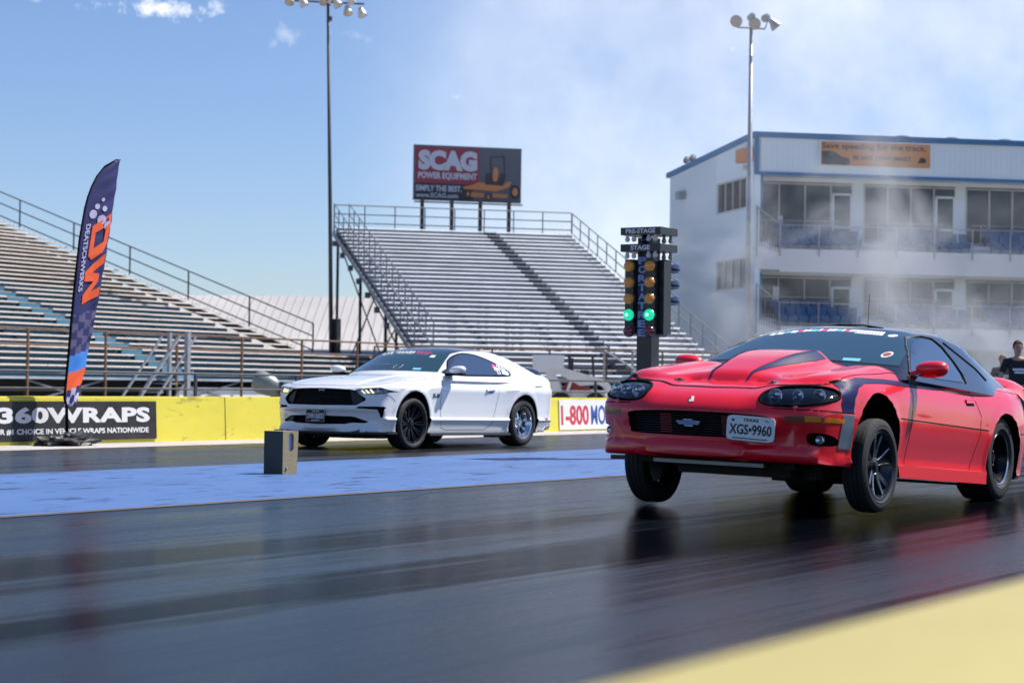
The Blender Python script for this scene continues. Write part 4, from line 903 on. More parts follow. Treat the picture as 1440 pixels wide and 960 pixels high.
mb = MB(); mb.lathe([(.0, .014), (.012, .012), (.014, 0)], (.055, -.001, .055), (0, -1, 0), 12); mb.build('bolt', 'galv', t, True, 30)
# ------------------------------------------------------------------ starting lights ("tree")
T = thing('starting_light_tree', 'black drag racing starting light tree with amber, green and red lamps on the blue strip', 'start lights', (21.35, 11.2, .004))
mb = MB(); mb.box(-.10, -.10, .02, .10, .10, 2.66); mb.build('post', 'tree_black', T)
mb = MB(); mb.box(-.32, -.32, 0, .32, .32, .05); mb.bar((-.28, 0, .05), (-.10, 0, .5), .04); mb.bar((.28, 0, .05), (.10, 0, .5), .04); mb.build('base', 'tree_black', T)
mb = MB(); mb.box(-.1015, -.085, 1.52, -.1002, .085, 2.42); strip = mb.build('sign_strip', 'dark_steel', T)
word = 'PORTATREE'; hh = .98/len(word)
for i, ch in enumerate(word):
    z1 = 2.44-i*hh; text_on('letter', ch, 'tree_letter', strip, lambda a, b, t, z1=z1: Vector((-.1018-t, (.088-.11*a), z1-hh*.88+hh*.80*b)), .035, .003)
for z0, s, w in ((2.735, 'PRE-STAGE', .40), (2.535, 'STAGE', .26)):
    mb = MB(); mb.box(-.225, -.27, z0-.045, .225, .27, z0+.045); bar = mb.build('stage_box', 'tree_black', T)
    text_on('stage_text', s, 'letter_white', bar, lambda a, b, t: Vector((-.226-t, w/2-w*a, z0-.028+.056*b)), .03, .003)
    for xx in (-.20, .20):
        for yy in (.19, .10, -.10, -.19):
            mb = MB(); mb.lathe([(0, -.005), (.018, 0), (.020, .02), (.030, .045), (.031, .06), (.02, .078), (0, .084)], (xx, yy, z0-.045), (0, 0, -1), 12); mb.build('stage_bulb', 'bulb_clear', bar, True, 40)
mb = MB(); mb.lathe([(0, .05), (.04, .04), (.06, 0)], (-.10, 0, 2.635), (-1, 0, 0), 16); mb.build('blue_beacon', 'tree_blue', T, True)
for sx_ in (-1, 1):
    for yy in (.175, -.105) if sx_ < 0 else (-.165, .205):
        mb = MB(); mb.box(sx_*.02 if sx_ < 0 else .03, yy-.055, 1.50, sx_*.17, yy+.055, 2.40); hs = mb.build('lamp_bank', 'tree_black', T)
        for i, (mm, zz) in enumerate((('bulb_amber', 2.31), ('bulb_amber', 2.115), ('bulb_amber', 1.92), ('bulb_green', 1.725), ('bulb_red', 1.53))):
            if sx_ > 0: mm = {'bulb_amber': 'tree_blue', 'bulb_green': 'tree_black', 'bulb_red': 'tree_black'}[mm]
            c = (sx_*.17, yy, zz+.005)
            if sx_ < 0:
                mb = MB(); mb.lathe([(.0, .064), (.026, .060), (.050, .046), (.066, .024), (.072, -.005)], c, (-1, 0, 0), 24); lm = mb.build('lamp', mm, hs, True, 60)
                mb = MB(); mb.lathe([(.073, -.03), (.075, .004), (.071, .006)], c, (-1, 0, 0), 24); mb.build('lamp_ring', 'tree_black', hs, True, 30)
                if mm == 'bulb_green': mb = MB(); mb.lathe([(0, .064), (.018, .062), (.028, .055)], (c[0], c[1], c[2]), (-1, 0, 0), 14); mb.build('lamp_core', 'bulb_green_core', lm, True)
            elif zz > 1.8:
                mb = MB(); mb.lathe([(.050, -.02), (.066, .01), (.070, .16), (.066, .22), (.060, .23), (.05, .10), (0, .06)], c, (1, 0, 0), 22); mb.build('lamp_hood', 'tree_blue', hs, True, 40)
mb = MB(); mb.box(.10, -.155, 1.50, .105, .02, 2.40); mb.build('side_rail', 'dark_steel', T)
mb = MB(); mb.box(-.05, -.235, 1.50, .12, -.165, 2.38); mb.build('cabinet', 'tree_black', T)
rnd = random.Random(9)
mb = MB(); mb.box(.205, -.15, 1.47, .225, -.01, 1.80); sp = mb.build('sticker_panel', 'letter_white', T)
for k in range(9): mb = MB(); y0 = -.192; x0 = .204; z0 = 1.48+k*.035; mb.box(.206, -.153, z0, .224, -.1502, z0+.026); mb.build('sticker', ['letter_blue', 'pink_vinyl', 'cyan_vinyl', 'flag_purple'][k % 4], sp)
# ------------------------------------------------------------------ feather flag
Fl = thing('feather_flag', 'tall navy feather flag with orange DW letters beside the black banner', 'flag', (19.20, 18.62, .006))
def fr_(a, z): return Vector((a-19.20, -.0, z))
left = [(19.13, .50), (19.14, .62), (19.20, 1.18), (19.27, 1.93), (19.36, 2.69), (19.47, 3.20), (19.62, 3.52), (19.82, 3.72), (20.02, 3.82), (20.10, 3.835)]
right = [(19.36, .52), (19.40, .66), (19.50, .95), (19.66, 1.62), (19.82, 2.40), (19.96, 3.05), (20.06, 3.55), (20.11, 3.80)]
def edge(P, z): return float(np.interp(z, [p[1] for p in P], [p[0] for p in P]))
NZ, NX = 110, 14; vs_ = []; pols = {}
def ripple(u_, z): return .014*math.sin(5.5*u_+2.3*z)*u_+.005*math.sin(13*z+4*u_)*u_+.004*math.sin(29*z-7*u_)*u_
def fpt(u_, z, off=0.0):
    a = edge(left, z)+(edge(right, z)-edge(left, z))*u_; return Vector((a-19.20, ripple(u_, z)-off, z))
def fmat(u_, z):
    if z < .80: return 'flag_lilac' if (int(u_*3.0)+int((z-.50)/.10)) % 2 else 'flag_navy'
    if z < 1.03-.0: return 'flag_orange'
    if z < 1.26: return 'flag_blue'
    if z < 1.80 and (int(u_*3.4)+int(z/.105)) % 2: return 'flag_purple'
    return 'flag_navy'
keys = ['flag_navy', 'flag_purple', 'flag_orange', 'flag_blue', 'flag_lilac']
fs_ = []; mi = []
for j in range(NZ+1):
    for i in range(NX+1): vs_.append(fpt(i/NX, .51+(3.825-.51)*j/NZ))
for j in range(NZ):
    for i in range(NX):
        zc = .51+(3.825-.51)*(j+.5)/NZ; fs_.append((j*(NX+1)+i, j*(NX+1)+i+1, (j+1)*(NX+1)+i+1, (j+1)*(NX+1)+i)); mi.append(keys.index(fmat((i+.5)/NX, zc-.10*((i+.5)/NX-.5)+.05)))
cl = mesh_ob('cloth', vs_, fs_, 'flag_navy', Fl, True)
for k in keys[1:]: cl.data.materials.append(MT[k])
cl.data.polygons.foreach_set('material_index', mi); sm = cl.modifiers.new('s', 'SOLIDIFY'); sm.thickness = .004
def ftext(word, m, z_top, z_bot, u0, u1, off=.04, tilt=0):
    # letters run down the flag, tops facing right
    vs2, f2 = text_geo(word, off, .5); V = []
    for a, b, z in vs2: V.append(fpt(u0+(u1-u0)*b, z_top+(z_bot-z_top)*a+tilt*(b-.5), .006+(.004 if z > 0 else 0)))
    mesh_ob('flag_letters', V, f2, m, cl)

def fblock(polys, a0, a1, z_top, z_bot, u0, u1, tilt):
    V = []; Fq = []
    for P_ in polys:
        k = len(V); n_ = len(P_)
        for h in (.006, .010): V += [fpt(u0+(u1-u0)*b, z_top+(z_bot-z_top)*(a0+(a1-a0)*a)+tilt*(b-.5), h) for a, b in P_]
        Fq += [tuple(k+i for i in range(n_)), tuple(k+n_+i for i in range(n_))]+[(k+i, k+(i+1) % n_, k+n_+(i+1) % n_, k+n_+i) for i in range(n_)]
    mesh_ob('flag_letter', V, Fq, 'flag_orange', cl)
fblock([[(0, 0), (.27, 0), (.27, .5), (.27, 1), (0, 1), (0, .5)], [(.27, .76), (.70, .76), (.82, 1), (.27, 1)], [(.27, 0), (.82, 0), (.70, .24), (.27, .24)], [(.70, .24), (.82, 0), (1, .22), (1, .78), (.82, 1), (.70, .76)]], 0, .44, 3.0, 1.88, .36, .95, .20)
fblock([[(0, 1), (.05, .5), (.12, 0), (.34, 0), (.27, .5), (.22, 1)], [(.12, 0), (.34, 0), (.60, .85), (.42, .85)], [(.42, .85), (.60, .85), (.88, 0), (.66, 0)], [(.66, 0), (.88, 0), (.94, .5), (1, 1), (.78, 1), (.73, .5)]], .49, 1, 3.0, 1.88, .32, .95, .20)
ftext('DEATSCHWERKS', 'flag_lilac', 2.92, 2.02, .12, .28, .02, .02)
for (u_, z, r_) in ((.30, 3.06, .055), (.62, 3.0, .06), (.86, 2.93, .055), (.40, 3.17, .035), (.66, 3.15, .035), (.55, 3.27, .025)):
    V = [fpt(u_+r_*math.cos(k*math.pi/9)/.42, z+r_*math.sin(k*math.pi/9)*1.1, .008) for k in range(18)]; mesh_ob('flag_dot', V, [tuple(range(18))], 'flag_lilac', cl)
mb = MB(); mb.tube([Vector((0, 0, 0)), Vector((-.03, 0, .5))]+[Vector((edge(left, z)-19.20-.012, 0, z)) for z in np.linspace(.62, 3.72, 22)]+[Vector((.82, 0, 3.83)), Vector((.91, 0, 3.835))], [.022, .020]+[.016]*12+[.012]*10+[.008, .006], 8); mb.build('pole', 'seam', Fl, True)
# base: crumpled black water bag on a cross stand
rnd = random.Random(12); bm = bmesh.new(); bmesh.ops.create_icosphere(bm, subdivisions=4, radius=1)
from mathutils import noise as mn
for v in bm.verts:
    d = mn.noise(v.co*1.8)*.45+mn.noise(v.co*4.5)*.22; v.co = Vector((v.co.x*.46*(1+d), v.co.y*.24*(1+d), max(0, .055+v.co.z*.10*(1+2.2*d))))
me = bpy.data.meshes.new('bag'); bm.to_mesh(me); bm.free(); me.materials.append(MT['dark_plastic']); bag = link_me('weight_bag', me, Fl, True, 30); bag.location = (-.02, -.03, 0)
mb = MB(); mb.bar((-.5, -.16, .03), (.45, .12, .03), .03); mb.bar((-.1, -.3, .03), (.1, .3, .03), .03); mb.lathe([(.035, 0), (.035, .14), (.022, .15)], (0, 0, .02), (0, 0, 1), 14); mb.build('cross_base', 'galv', Fl)
# ------------------------------------------------------------------ bleachers
def bleacher(name, label, loc, rotz, x0, x1, nrow, D, H, z0, aisles, style, low=(0, 0), cat='grandstand', seed=1):
    """local x along the rows, y up the slope. low=(n, x extension) rows in front"""
    T = thing(name, label, cat, loc, rotz); rnd = random.Random(seed)
    nz = .038 if style == 'cool' else .010
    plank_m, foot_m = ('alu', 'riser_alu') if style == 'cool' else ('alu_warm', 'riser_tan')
    for i in range(-low[0], nrow):
        y = i*D; z = z0+i*H; xe = x1+(low[1] if i < 0 else 0); segs = []; a = x0
        for (s, e) in aisles: segs.append((a, s)); a = e
        segs.append((a, xe))
        mb = MB(); mf = MB(); mr = MB()
        for (s, e) in segs:
            n = max(1, int((e-s)/4.5))
            for k in range(n):    # boards are butted end to end, each sagging a little differently
                a = s+(e-s)*k/n+.012; b = s+(e-s)*(k+1)/n-.012; dz = rnd.uniform(-.008, .008); dy = rnd.uniform(-.01, .01)
                mb.hexa([(a, y+dy-nz, z-.054+dz), (b, y+dy-nz, z-.054+dz), (b, y+.25+dy, z-.05+dz), (a, y+.25+dy, z-.05+dz), (a, y+dy, z+dz), (b, y+dy, z+dz), (b, y+.25+dy, z+dz), (a, y+.25+dy, z+dz)])
        mb.build('seat_plank', plank_m, T)
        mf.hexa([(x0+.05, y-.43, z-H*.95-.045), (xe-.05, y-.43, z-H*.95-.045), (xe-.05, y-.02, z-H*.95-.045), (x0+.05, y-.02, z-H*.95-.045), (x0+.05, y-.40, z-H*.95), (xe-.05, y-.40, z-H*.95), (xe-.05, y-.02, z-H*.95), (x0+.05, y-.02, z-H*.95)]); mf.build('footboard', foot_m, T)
        if style == 'cool':
            for k in range(int((xe-x0)/2.0)):
                pass
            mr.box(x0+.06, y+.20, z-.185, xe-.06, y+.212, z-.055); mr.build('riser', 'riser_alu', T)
        else:
            # faded blue riser sheets on the lower rows, bare brown ones above; the diagonal edge is where the paint stops
            xs_ = max(x0+.2, min(xe-1.7, xe-1.7-(max(0, i-9))*2.3)) if i > 9 else xe-.15-(1.6 if i > 0 else 0)
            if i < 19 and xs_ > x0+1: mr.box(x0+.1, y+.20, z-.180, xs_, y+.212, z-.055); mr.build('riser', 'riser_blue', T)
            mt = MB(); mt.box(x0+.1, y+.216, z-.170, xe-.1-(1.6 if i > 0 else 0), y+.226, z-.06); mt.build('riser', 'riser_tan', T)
    # raking stringers and columns
    y1 = (nrow-1)*D; zt = z0+(nrow-1)*H; mb = MB(); ns = int((x1-x0)/3.0)
    for k in range(ns+1):
        x = x0+.12+(x1-x0-.24)*k/ns; mb.bar((x, -.4, z0-.42), (x, y1+.3, zt-.36), .10, .26)
        for yy in (0, .33*y1, .66*y1, y1): mb.bar((x, yy, 0), (x, yy, z0+yy/D*H-.4), .12)
    mb.build('stringer', 'dark_steel', T)
    for yy in (.33*y1, .66*y1, y1):
        mb = MB()
        for k in range(0, ns, 2):
            xa = x0+.12+(x1-x0-.24)*k/ns; xb = x0+.12+(x1-x0-.24)*(k+1)/ns; zz = z0+yy/D*H-.6; mb.bar((xa, yy, .3), (xb, yy, zz), .06); mb.bar((xb, yy, .3), (xa, yy, zz), .06)
        mb.build('cross_brace', 'dark_steel', T)
    return T, y1, zt
def side_rail(T, x, y0, y1, D, H, z0, m, step=3, hs=(.0, .52, 1.02), name='side_railing', r=.028):
    mb = MB(); zz = lambda y: z0+y/D*H
    for h in hs: mb.tube([(x, y0, zz(y0)+h), (x, y1, zz(y1)+h)], r, 6)
    n = int(round((y1-y0)/(D*step)))
    for k in range(n+1):
        y = y0+(y1-y0)*k/n; mb.bar((x, y, zz(y)-.1), (x, y, zz(y)+hs[-1]), r*1.7)
    return mb.build(name, m, T)
# left stand, parallel to the track
D1, H1 = .64, .217
SL, yL, zL = bleacher('grandstand', 'long grandstand on the left with cream seat planks and faded blue risers', (65.2, 50.0, 0), 0, -34, 0, 37, D1, H1, 2.22, [(-11.7, -10.6)], 'warm', (5, 5.2), seed=3)
side_rail(SL, .18, -.2, yL+.3, D1, H1, 2.22, 'dark_steel', 5, (.05, .62, 1.14), r=.03)
def deck(T, x0, x1, y, z, zr, m, step=3.2, name='front_railing', depth=1.2):
    mb = MB(); mb.box(x0, y, z-.08, x1, y+depth, z); mb.build('walkway', 'riser_alu', T)
    mb = MB()
    for h in (.0, .5): mb.tube([(x0, y, zr-h), (x1, y, zr-h)], .035, 6)
    n = int((x1-x0)/step)
    for k in range(n+1): x = x0+(x1-x0)*k/n; mb.bar((x, y, 0), (x, y, zr), .07, .07)
    mb.build(name, m, T)
    mb = MB()
    for k in range(0, n, 2):
        xa = x0+(x1-x0)*k/n; xb = x0+(x1-x0)*(k+1)/n; mb.bar((xa, y+.1, .1), (xb, y+.1, z-.1), .05); mb.bar((xb, y+.1, .1), (xa, y+.1, z-.1), .05)
    mb.build('cross_brace', 'grey_steel', T)
deck(SL, -34, 8.0, -4.4, .95, 2.45, 'rust_steel', 3.3)
mb = MB(); mb.box(-34, 1.0, 0, -.2, 1.1, 1.9); mb.build('dark_sheet', 'matte_black', SL)  # near-black sheet stands in for the dark space under the stand
mb = MB(); mb.box(-34, -3.0, 0, -9.0, -2.9, .85); mb.build('dark_sheet', 'matte_black', SL)  # second near-black sheet, below the walkway
mb = MB(); mb.box(-6.5, -4.2, .1, -1.0, -4.1, .75); mb.box(-12.6, -4.2, .1, -7.6, -4.1, .65); mb.build('skirting_board', 'cladding_warm', SL)
for (xa, xb) in ((-15.3, -13.6), (-14.2, -12.5)):
    pass
mb = MB()
for y in (-5.4, -4.6):
    mb.bar((-16.0, y, .2), (-14.0, y, 2.35), .06); mb.bar((-15.2, y, .2), (-13.2, y, 2.35), .06); mb.bar((-14.4, y, .1), (-13.3, y, 1.2), .05)
for k in range(7): t_ = k/6; mb.box(-15.6+t_*2.0-.15, -5.4, .15+t_*.9, -15.6+t_*2.0+.15, -4.6, .19+t_*.9)
mb.bar((-13.6, -5.4, 0), (-13.6, -5.4, 2.5), .16); mb.bar((-13.6, -4.6, 0), (-13.6, -4.6, 2.5), .12)
mb.build('stair', 'galv', SL)
mb = MB()
for i in range(-5, 37): y = i*D1; z = 2.22+i*H1; mb.box(-11.68, y-.02, z-.19, -10.62, y+.0, z-.05); mb.box(-11.68, y+.0, z-.08, -10.62, y+.3, z-.05)
mb.build('aisle_step', 'riser_blue', SL)
# centre stand, turned towards the track
U_ANG = R(-44.4); D2, H2 = .76, .232
SC, yC, zC = bleacher('grandstand', 'centre grandstand of silver seat planks with a dark aisle, under the lawn mower billboard', (64.39, 44.17, 0), U_ANG, 0, 12.07, 27, D2, H2, 2.45, [(7.42, 8.05)], 'cool', (5, 0), seed=5)
for x in (.0, .75): side_rail(SC, x, -.4, yC+.6, D2, H2, 2.2, 'grey_steel', 2, (.25, .75, 1.25), r=.026)
mb = MB(); mb.bar((-.05, -.6, 2.0), (-.05, yC+.4, zC-.3), .08, .22); mb.bar((.70, -.6, 2.0), (.70, yC+.4, zC-.3), .08, .2)
for k in range(7): y = yC*(.25+.12*k); mb.box(-.22, y, 2.2+y/D2*H2-.55, .0, y+.22, 2.2+y/D2*H2-.30)
for k in range(27): y = k*D2; z = 2.3+k*H2; mb.box(-.02, y, z-.08, .72, y+.30, z-.04)
mb.build('end_truss', 'grey_steel', SC)
side_rail(SC, 12.1, -2.8, yC+.4, D2, H2, 2.45, 'grey_steel', 2, (-.05, .45, .95), r=.028)
mb = MB()
for h in (.25, .68, 1.12): mb.tube([(0, yC+.5, zC+h), (12.1, yC+.5, zC+h)], .03, 6)
for k in range(9): mb.bar((12.1*k/8, yC+.5, zC-.3), (12.1*k/8, yC+.5, zC+1.12), .05)
mb.build('back_railing', 'grey_steel', SC)
mb = MB()
for i in range(-4, 27): mb.box(7.43, i*D2-.02, 2.45+i*H2-.20, 8.04, i*D2+.0, 2.45+i*H2-.04); mb.box(7.43, i*D2+.36, 2.45+i*H2-.32, 8.04, i*D2+.38, 2.45+i*H2-.10)
mb.build('aisle_step', 'dark_steel', SC)  # steps coloured near-black: the shadow in the aisle is painted into them
mb = MB(); mb.box(7.36, -3.0, .9, 7.40, .0, 1.9); mb.build('aisle_step', 'dark_steel', SC)
mb = MB(); mb.box(0, -5.6, 1.0, 14.5, -4.2, 1.08); mb.build('walkway', 'riser_alu', SC)
mb = MB()
for z in (1.5, 1.85, 2.2): mb.tube([(-2.5, -5.6, z), (15.0, -5.6, z)], .032, 6)
for k in range(9): x = -2.5+17.5*k/8; mb.bar((x, -5.6, 0), (x, -5.6, 2.2), .06)
mb.build('front_railing', 'rust_steel', SC)
mb = MB()
for xx in (6.2, 7.3):
    for y in (-7.6,): mb.bar((xx-1.3+1.2, -5.8, 2.2), (xx+1.6, -7.4, .9), .06); mb.bar((xx-.1, -5.8, 0), (xx-.1, -5.8, 2.2), .07); mb.bar((xx+1.6, -7.4, 0), (xx+1.6, -7.4, .95), .06)
mb.build('stair', 'galv', SC)
mb = MB(); mb.box(-.2, 2.0, 0, 12.2, 2.1, 2.2); mb.build('dark_sheet', 'matte_black', SC)  # near-black sheet filling the dark space under the centre stand
mb = MB(); mb.box(3.4, -5.66, 1.35, 4.6, -5.63, 2.0); tag(mb.build('notice_board', 'cladding_warm', SC))
# ------------------------------------------------------------------ track-side pipe rail
T = thing('pipe_rail', 'thin dark pipe rail on posts running behind the yellow wall', 'railing', (0, 24, 0))
mb = MB(); mb.tube([(10, 0, 1.0), (62, 0, 1.0)], .022, 6); mb.tube([(10, 0, .72), (62, 0, .72)], .016, 6); mb.build('rail', 'dark_steel', T)
for k in range(18): mb = MB(); mb.bar((10+3*k, 0, 0), (10+3*k, 0, 1.0), .05); mb.build('post', 'dark_steel', T)
# ------------------------------------------------------------------ billboard
Bw = 6.0; BB = thing('billboard', 'mower billboard with red name panel on four posts above the centre grandstand', 'billboard', (88.94, 61.06, 0), U_ANG)
mb = MB(); mb.box(0, .02, 10.85, Bw, .30, 13.85); pan = mb.build('panel', 'billboard_grey', BB)
def bq(x0, z0, x1, z1, m, y=.0): mb = MB(); mb.box(x0, y, z0, x1, .02+y+.015, z1); return mb.build('poster_area', m, pan)
bq(.06, 10.9, 3.3, 11.80, 'billboard_black', .004); bq(.08, 11.78, 3.62, 13.72, 'billboard_red', -.002)
def bt(s, x0, x1, z0, z1, m='billboard_white', off=.03): text_on('poster_text', s, m, pan, lambda a, b, t: Vector((x0+(x1-x0)*a, -.01-t, z0+(z1-z0)*b)), off, .02)
bt('SCAG', .22, 3.50, 12.48, 13.58, off=.07); bt('POWER EQUIPMENT', .22, 3.50, 11.96, 12.38, off=.04); bt('SIMPLY THE BEST.', .10, 2.65, 11.34, 11.66); bt('www.SCAG.com', .10, 2.45, 10.99, 11.25)
def flat(poly, m, t=.012, y=-.004):
    mb = MB(); mb.prism(poly, lambda a, b, q: Vector((a, y-q, b)), 0, t); return mb.build('mower_picture', m, pan)
flat([(2.7, 11.62), (3.3, 11.78), (3.6, 11.92), (4.1, 11.88), (4.9, 11.75), (5.2, 12.0), (5.45, 12.0), (5.3, 11.7), (4.6, 11.45), (3.6, 11.50), (2.8, 11.52)], 'mower_orange')
flat([(3.15, 11.1), (3.9, 11.08), (3.9, 11.32), (3.2, 11.38)], 'mower_orange', .014); flat([(4.4, 11.1), (5.2, 11.1), (5.25, 11.3), (4.4, 11.35)], 'mower_orange', .014)
for cx, cz, r_, m in ((5.65, 11.45, .38, 'mower_dark'), (4.15, 11.12, .20, 'mower_dark'), (3.0, 11.25, .20, 'mower_dark')):
    flat(ell_poly(cx, cz, r_*.75, r_, 20), m, .016); flat(ell_poly(cx, cz, r_*.42, r_*.6, 16), 'mower_orange', .020)
flat([(3.95, 11.8), (5.0, 11.78), (5.1, 12.4), (4.85, 12.45), (4.7, 12.1), (4.4, 12.12), (4.25, 12.45), (4.0, 12.4)], 'mower_dark', .018)
flat([(4.4, 12.0), (4.62, 12.0), (4.7, 12.5), (4.62, 12.75), (4.45, 12.75), (4.38, 12.5)], 'mower_orange', .022)
mb = MB()
for a, b in (((4.3, 12.2), (4.25, 13.3)), ((4.25, 13.3), (5.0, 13.38)), ((5.0, 13.38), (5.05, 12.2))): mb.bar((a[0], -.02, a[1]), (b[0], -.02, b[1]), .04)
mb.build('mower_picture', 'mower_dark', pan)
for k, x in enumerate((.55, 2.20, 3.80, 5.42)): mb = MB(); mb.box(x-.09, .32, 0, x+.09, .50, 13.6); mb.build('post', 'dark_steel', BB)
mb = MB(); mb.box(0, -.45, 10.70, Bw, .02, 10.74); mb.build('catwalk', 'dark_steel', BB)
# ------------------------------------------------------------------ floodlight masts
def flood(parent, c, d, r=.30, m='floodlight', lens='flood_lens'):
    mb = MB(); mb.lathe([(0, -.62*r*2), (.10, -.58*r*2), (.13, -.30*r*2), (r*.80, -.02), (r, .12), (r*.97, .14)], c, d, 20); f = mb.build('floodlight', m, parent, True, 40)
    mb = MB(); mb.lathe([(r*.95, .12), (r*.6, .15), (0, .165)], c, d, 20); mb.build('lens', lens, f, True, 60); return f
P = thing('light_mast', 'tall dark floodlight mast between the two grandstands, its lamps at the top edge', 'light mast', (68.45, 51.10, 0))
top_ = Vector((-.55, .1, 17.1)); mb = MB(); mb.tube([(0, 0, 0), top_*.5+Vector((.03, 0, 0)), top_], [.10, .085, .06], 12); mb.build('pole', 'dark_steel', P, True)
uv = Vector((math.sin(VIEW_AZ), -math.cos(VIEW_AZ), 0)); fv = Vector((math.cos(VIEW_AZ), math.sin(VIEW_AZ), 0))
mb = MB(); cb_ = top_+Vector((0, 0, .05)); mb.bar(cb_-uv*1.75, cb_+uv*1.55-Vector((0, 0, .12)), .07); mb.bar(cb_-fv*1.0, cb_+fv*1.0, .07); mb.box(top_.x-.02+.1, top_.y-.1, 16.3, top_.x+.2, top_.y+.08, 16.5); mb.build('crossarm', 'dark_steel', P)
mb = MB(); mb.box(.02, -.22, 2.1, .30, .10, 3.6); mb.build('switch_box', 'dark_steel', P)
for a, h, dd in ((-1.62, .0, (-.5, -.25, -.8)), (-1.05, -.10, (.2, -.4, -.85)), (-.20, .02, (-.35, -.6, -.7)), (.38, -.10, (.1, -.55, -.8)), (.85, -.42, (-.25, -.35, -.8)), (1.45, -.50, (.0, -.35, -.85)), (.05, .1, (.6, .6, -.6)), (1.0, .05, (.6, .5, -.7))):
    c = cb_+uv*a+Vector((0, 0, h)); f = flood(P, c, dd, .21)
P = thing('light_mast', 'pale floodlight mast with four lamp heads in front of the corner of the tower', 'light mast', (71.1, 32.9, 0))
mb = MB(); mb.tube([(0, 0, 0), (0, 0, 7), (0, 0, 15.0)], [.13, .115, .065], 12); mb.build('pole', 'galv', P, True)
mb = MB(); mb.bar(Vector((0, 0, 15.0))-uv*.56, Vector((0, 0, 14.95))+uv*.56, .055); mb.bar(Vector((0, 0, 14.95))+uv*.54, Vector((0, 0, 15.35))+uv*.68, .045); mb.build('crossarm', 'galv', P)
for a, h, dd in ((-.60, .24, (-.8, -.5, -.15)), (.12, .15, (-.75, -.5, -.15)), (.92, .12, (.45, -.5, -.75)), (.02, .42, (.7, .6, -.25)), (.58, .40, (.6, .7, -.2))): flood(P, Vector((0, 0, 15.0))+uv*a+Vector((0, 0, h)), dd, .24 if h < .3 else .16, 'galv')
# ------------------------------------------------------------------ warehouse
a_ = R(31.6-90); WH = thing('warehouse', 'low warehouse with a broad white metal roof behind the grandstands', 'building', (96.5, 91.5, 0), a_)
mb = MB(); Lw = 36.0
mb.hexa([(0, 0, 2.95), (Lw, 0, 2.95), (Lw, 12.5, 6.95), (0, 12.5, 6.95), (0, -.0, 3.03), (Lw, 0, 3.03), (Lw, 12.5, 7.03), (0, 12.5, 7.03)]); mb.hexa([(0, 12.5, 6.95), (Lw, 12.5, 6.95), (Lw, 25, 2.95), (0, 25, 2.95), (0, 12.5, 7.03), (Lw, 12.5, 7.03), (Lw, 25, 3.03), (0, 25, 3.03)])
rf = mb.build('roof', 'roof_white', WH)
MT['roof_rib'] = mat('roof_rib', (.36, .335, .31), .6)
mb = MB()
for k in range(61): x = .02+(Lw-.1)*k/60; mb.bar((x, .02, 3.05), (x, 12.45, 7.05), .05, .05)
mb.build('roof_rib', 'roof_rib', rf)
mb = MB(); mb.hexa([(21.7, 9.0, 5.90), (24.0, 9.0, 5.90), (24.4, 12.2, 6.93), (22.1, 12.2, 6.93), (21.7, 9.0, 5.925), (24.0, 9.0, 5.925), (24.4, 12.2, 6.955), (22.1, 12.2, 6.955)]); p_ = mb.build('roof_patch', 'roof_patch', rf)
p_.location.z = .05
mb = MB(); mb.box(0, .05, 2.60, Lw, .15, 2.94); mb.build('fascia', 'trim_blue', WH)
mb = MB(); mb.box(.1, .3, 0, Lw-.1, 24.7, 2.9); mb.build('wall', 'riser_alu', WH)
# ------------------------------------------------------------------ control tower building
K = Vector((82.2, 37.75, 0)); ub = Vector((math.cos(R(-48.6)), math.sin(R(-48.6)), 0)); wb_ = Vector((math.cos(R(45.6)), math.sin(R(45.6)), 0))
TW = thing('tower_building', 'white three storey tower building with blue trim, balconies and an orange sign', 'building', K)
def bp(s, t, z): return ub*s+wb_*t+Vector((0, 0, z))
def bb(mb, s0, t0, z0, s1, t1, z1): return mb.hexa([bp(s0, t0, z0), bp(s1, t0, z0), bp(s1, t1, z0), bp(s0, t1, z0), bp(s0, t0, z1), bp(s1, t0, z1), bp(s1, t1, z1), bp(s0, t1, z1)])
LB = 24.0; DP = 12.1; RC = 1.9
# side wall with openings (t along depth)
mb = MB(); wins = ((5.48, 6.84), (9.12, 10.52)); tw0, tw1 = 1.15, 5.1
def roof_z(t): return 12.30-.62*max(0, t)/DP
mb.hexa([bp(0, 0, 0), bp(.25, 0, 0), bp(.25, tw0, 0), bp(0, tw0, 0), bp(0, 0, 12.3), bp(.25, 0, 12.3), bp(.25, tw0, roof_z(tw0)), bp(0, tw0, roof_z(tw0))])
mb.hexa([bp(0, tw1, 0), bp(.25, tw1, 0), bp(.25, DP, 0), bp(0, DP, 0), bp(0, tw1, roof_z(tw1)), bp(.25, tw1, roof_z(tw1)), bp(.25, DP, roof_z(DP)), bp(0, DP, roof_z(DP))])
bb(mb, 0, tw0, 0, .25, tw1, 5.48); bb(mb, 0, tw0, 6.84, .25, tw1, 9.12)
mb.hexa([bp(0, tw0, 10.52), bp(.25, tw0, 10.52), bp(.25, tw1, 10.52), bp(0, tw1, 10.52), bp(0, tw0, roof_z(tw0)), bp(.25, tw0, roof_z(tw0)), bp(.25, tw1, roof_z(tw1)), bp(0, tw1, roof_z(tw1))])
bb(mb, .25, DP-.25, 0, LB, DP, 11.6)
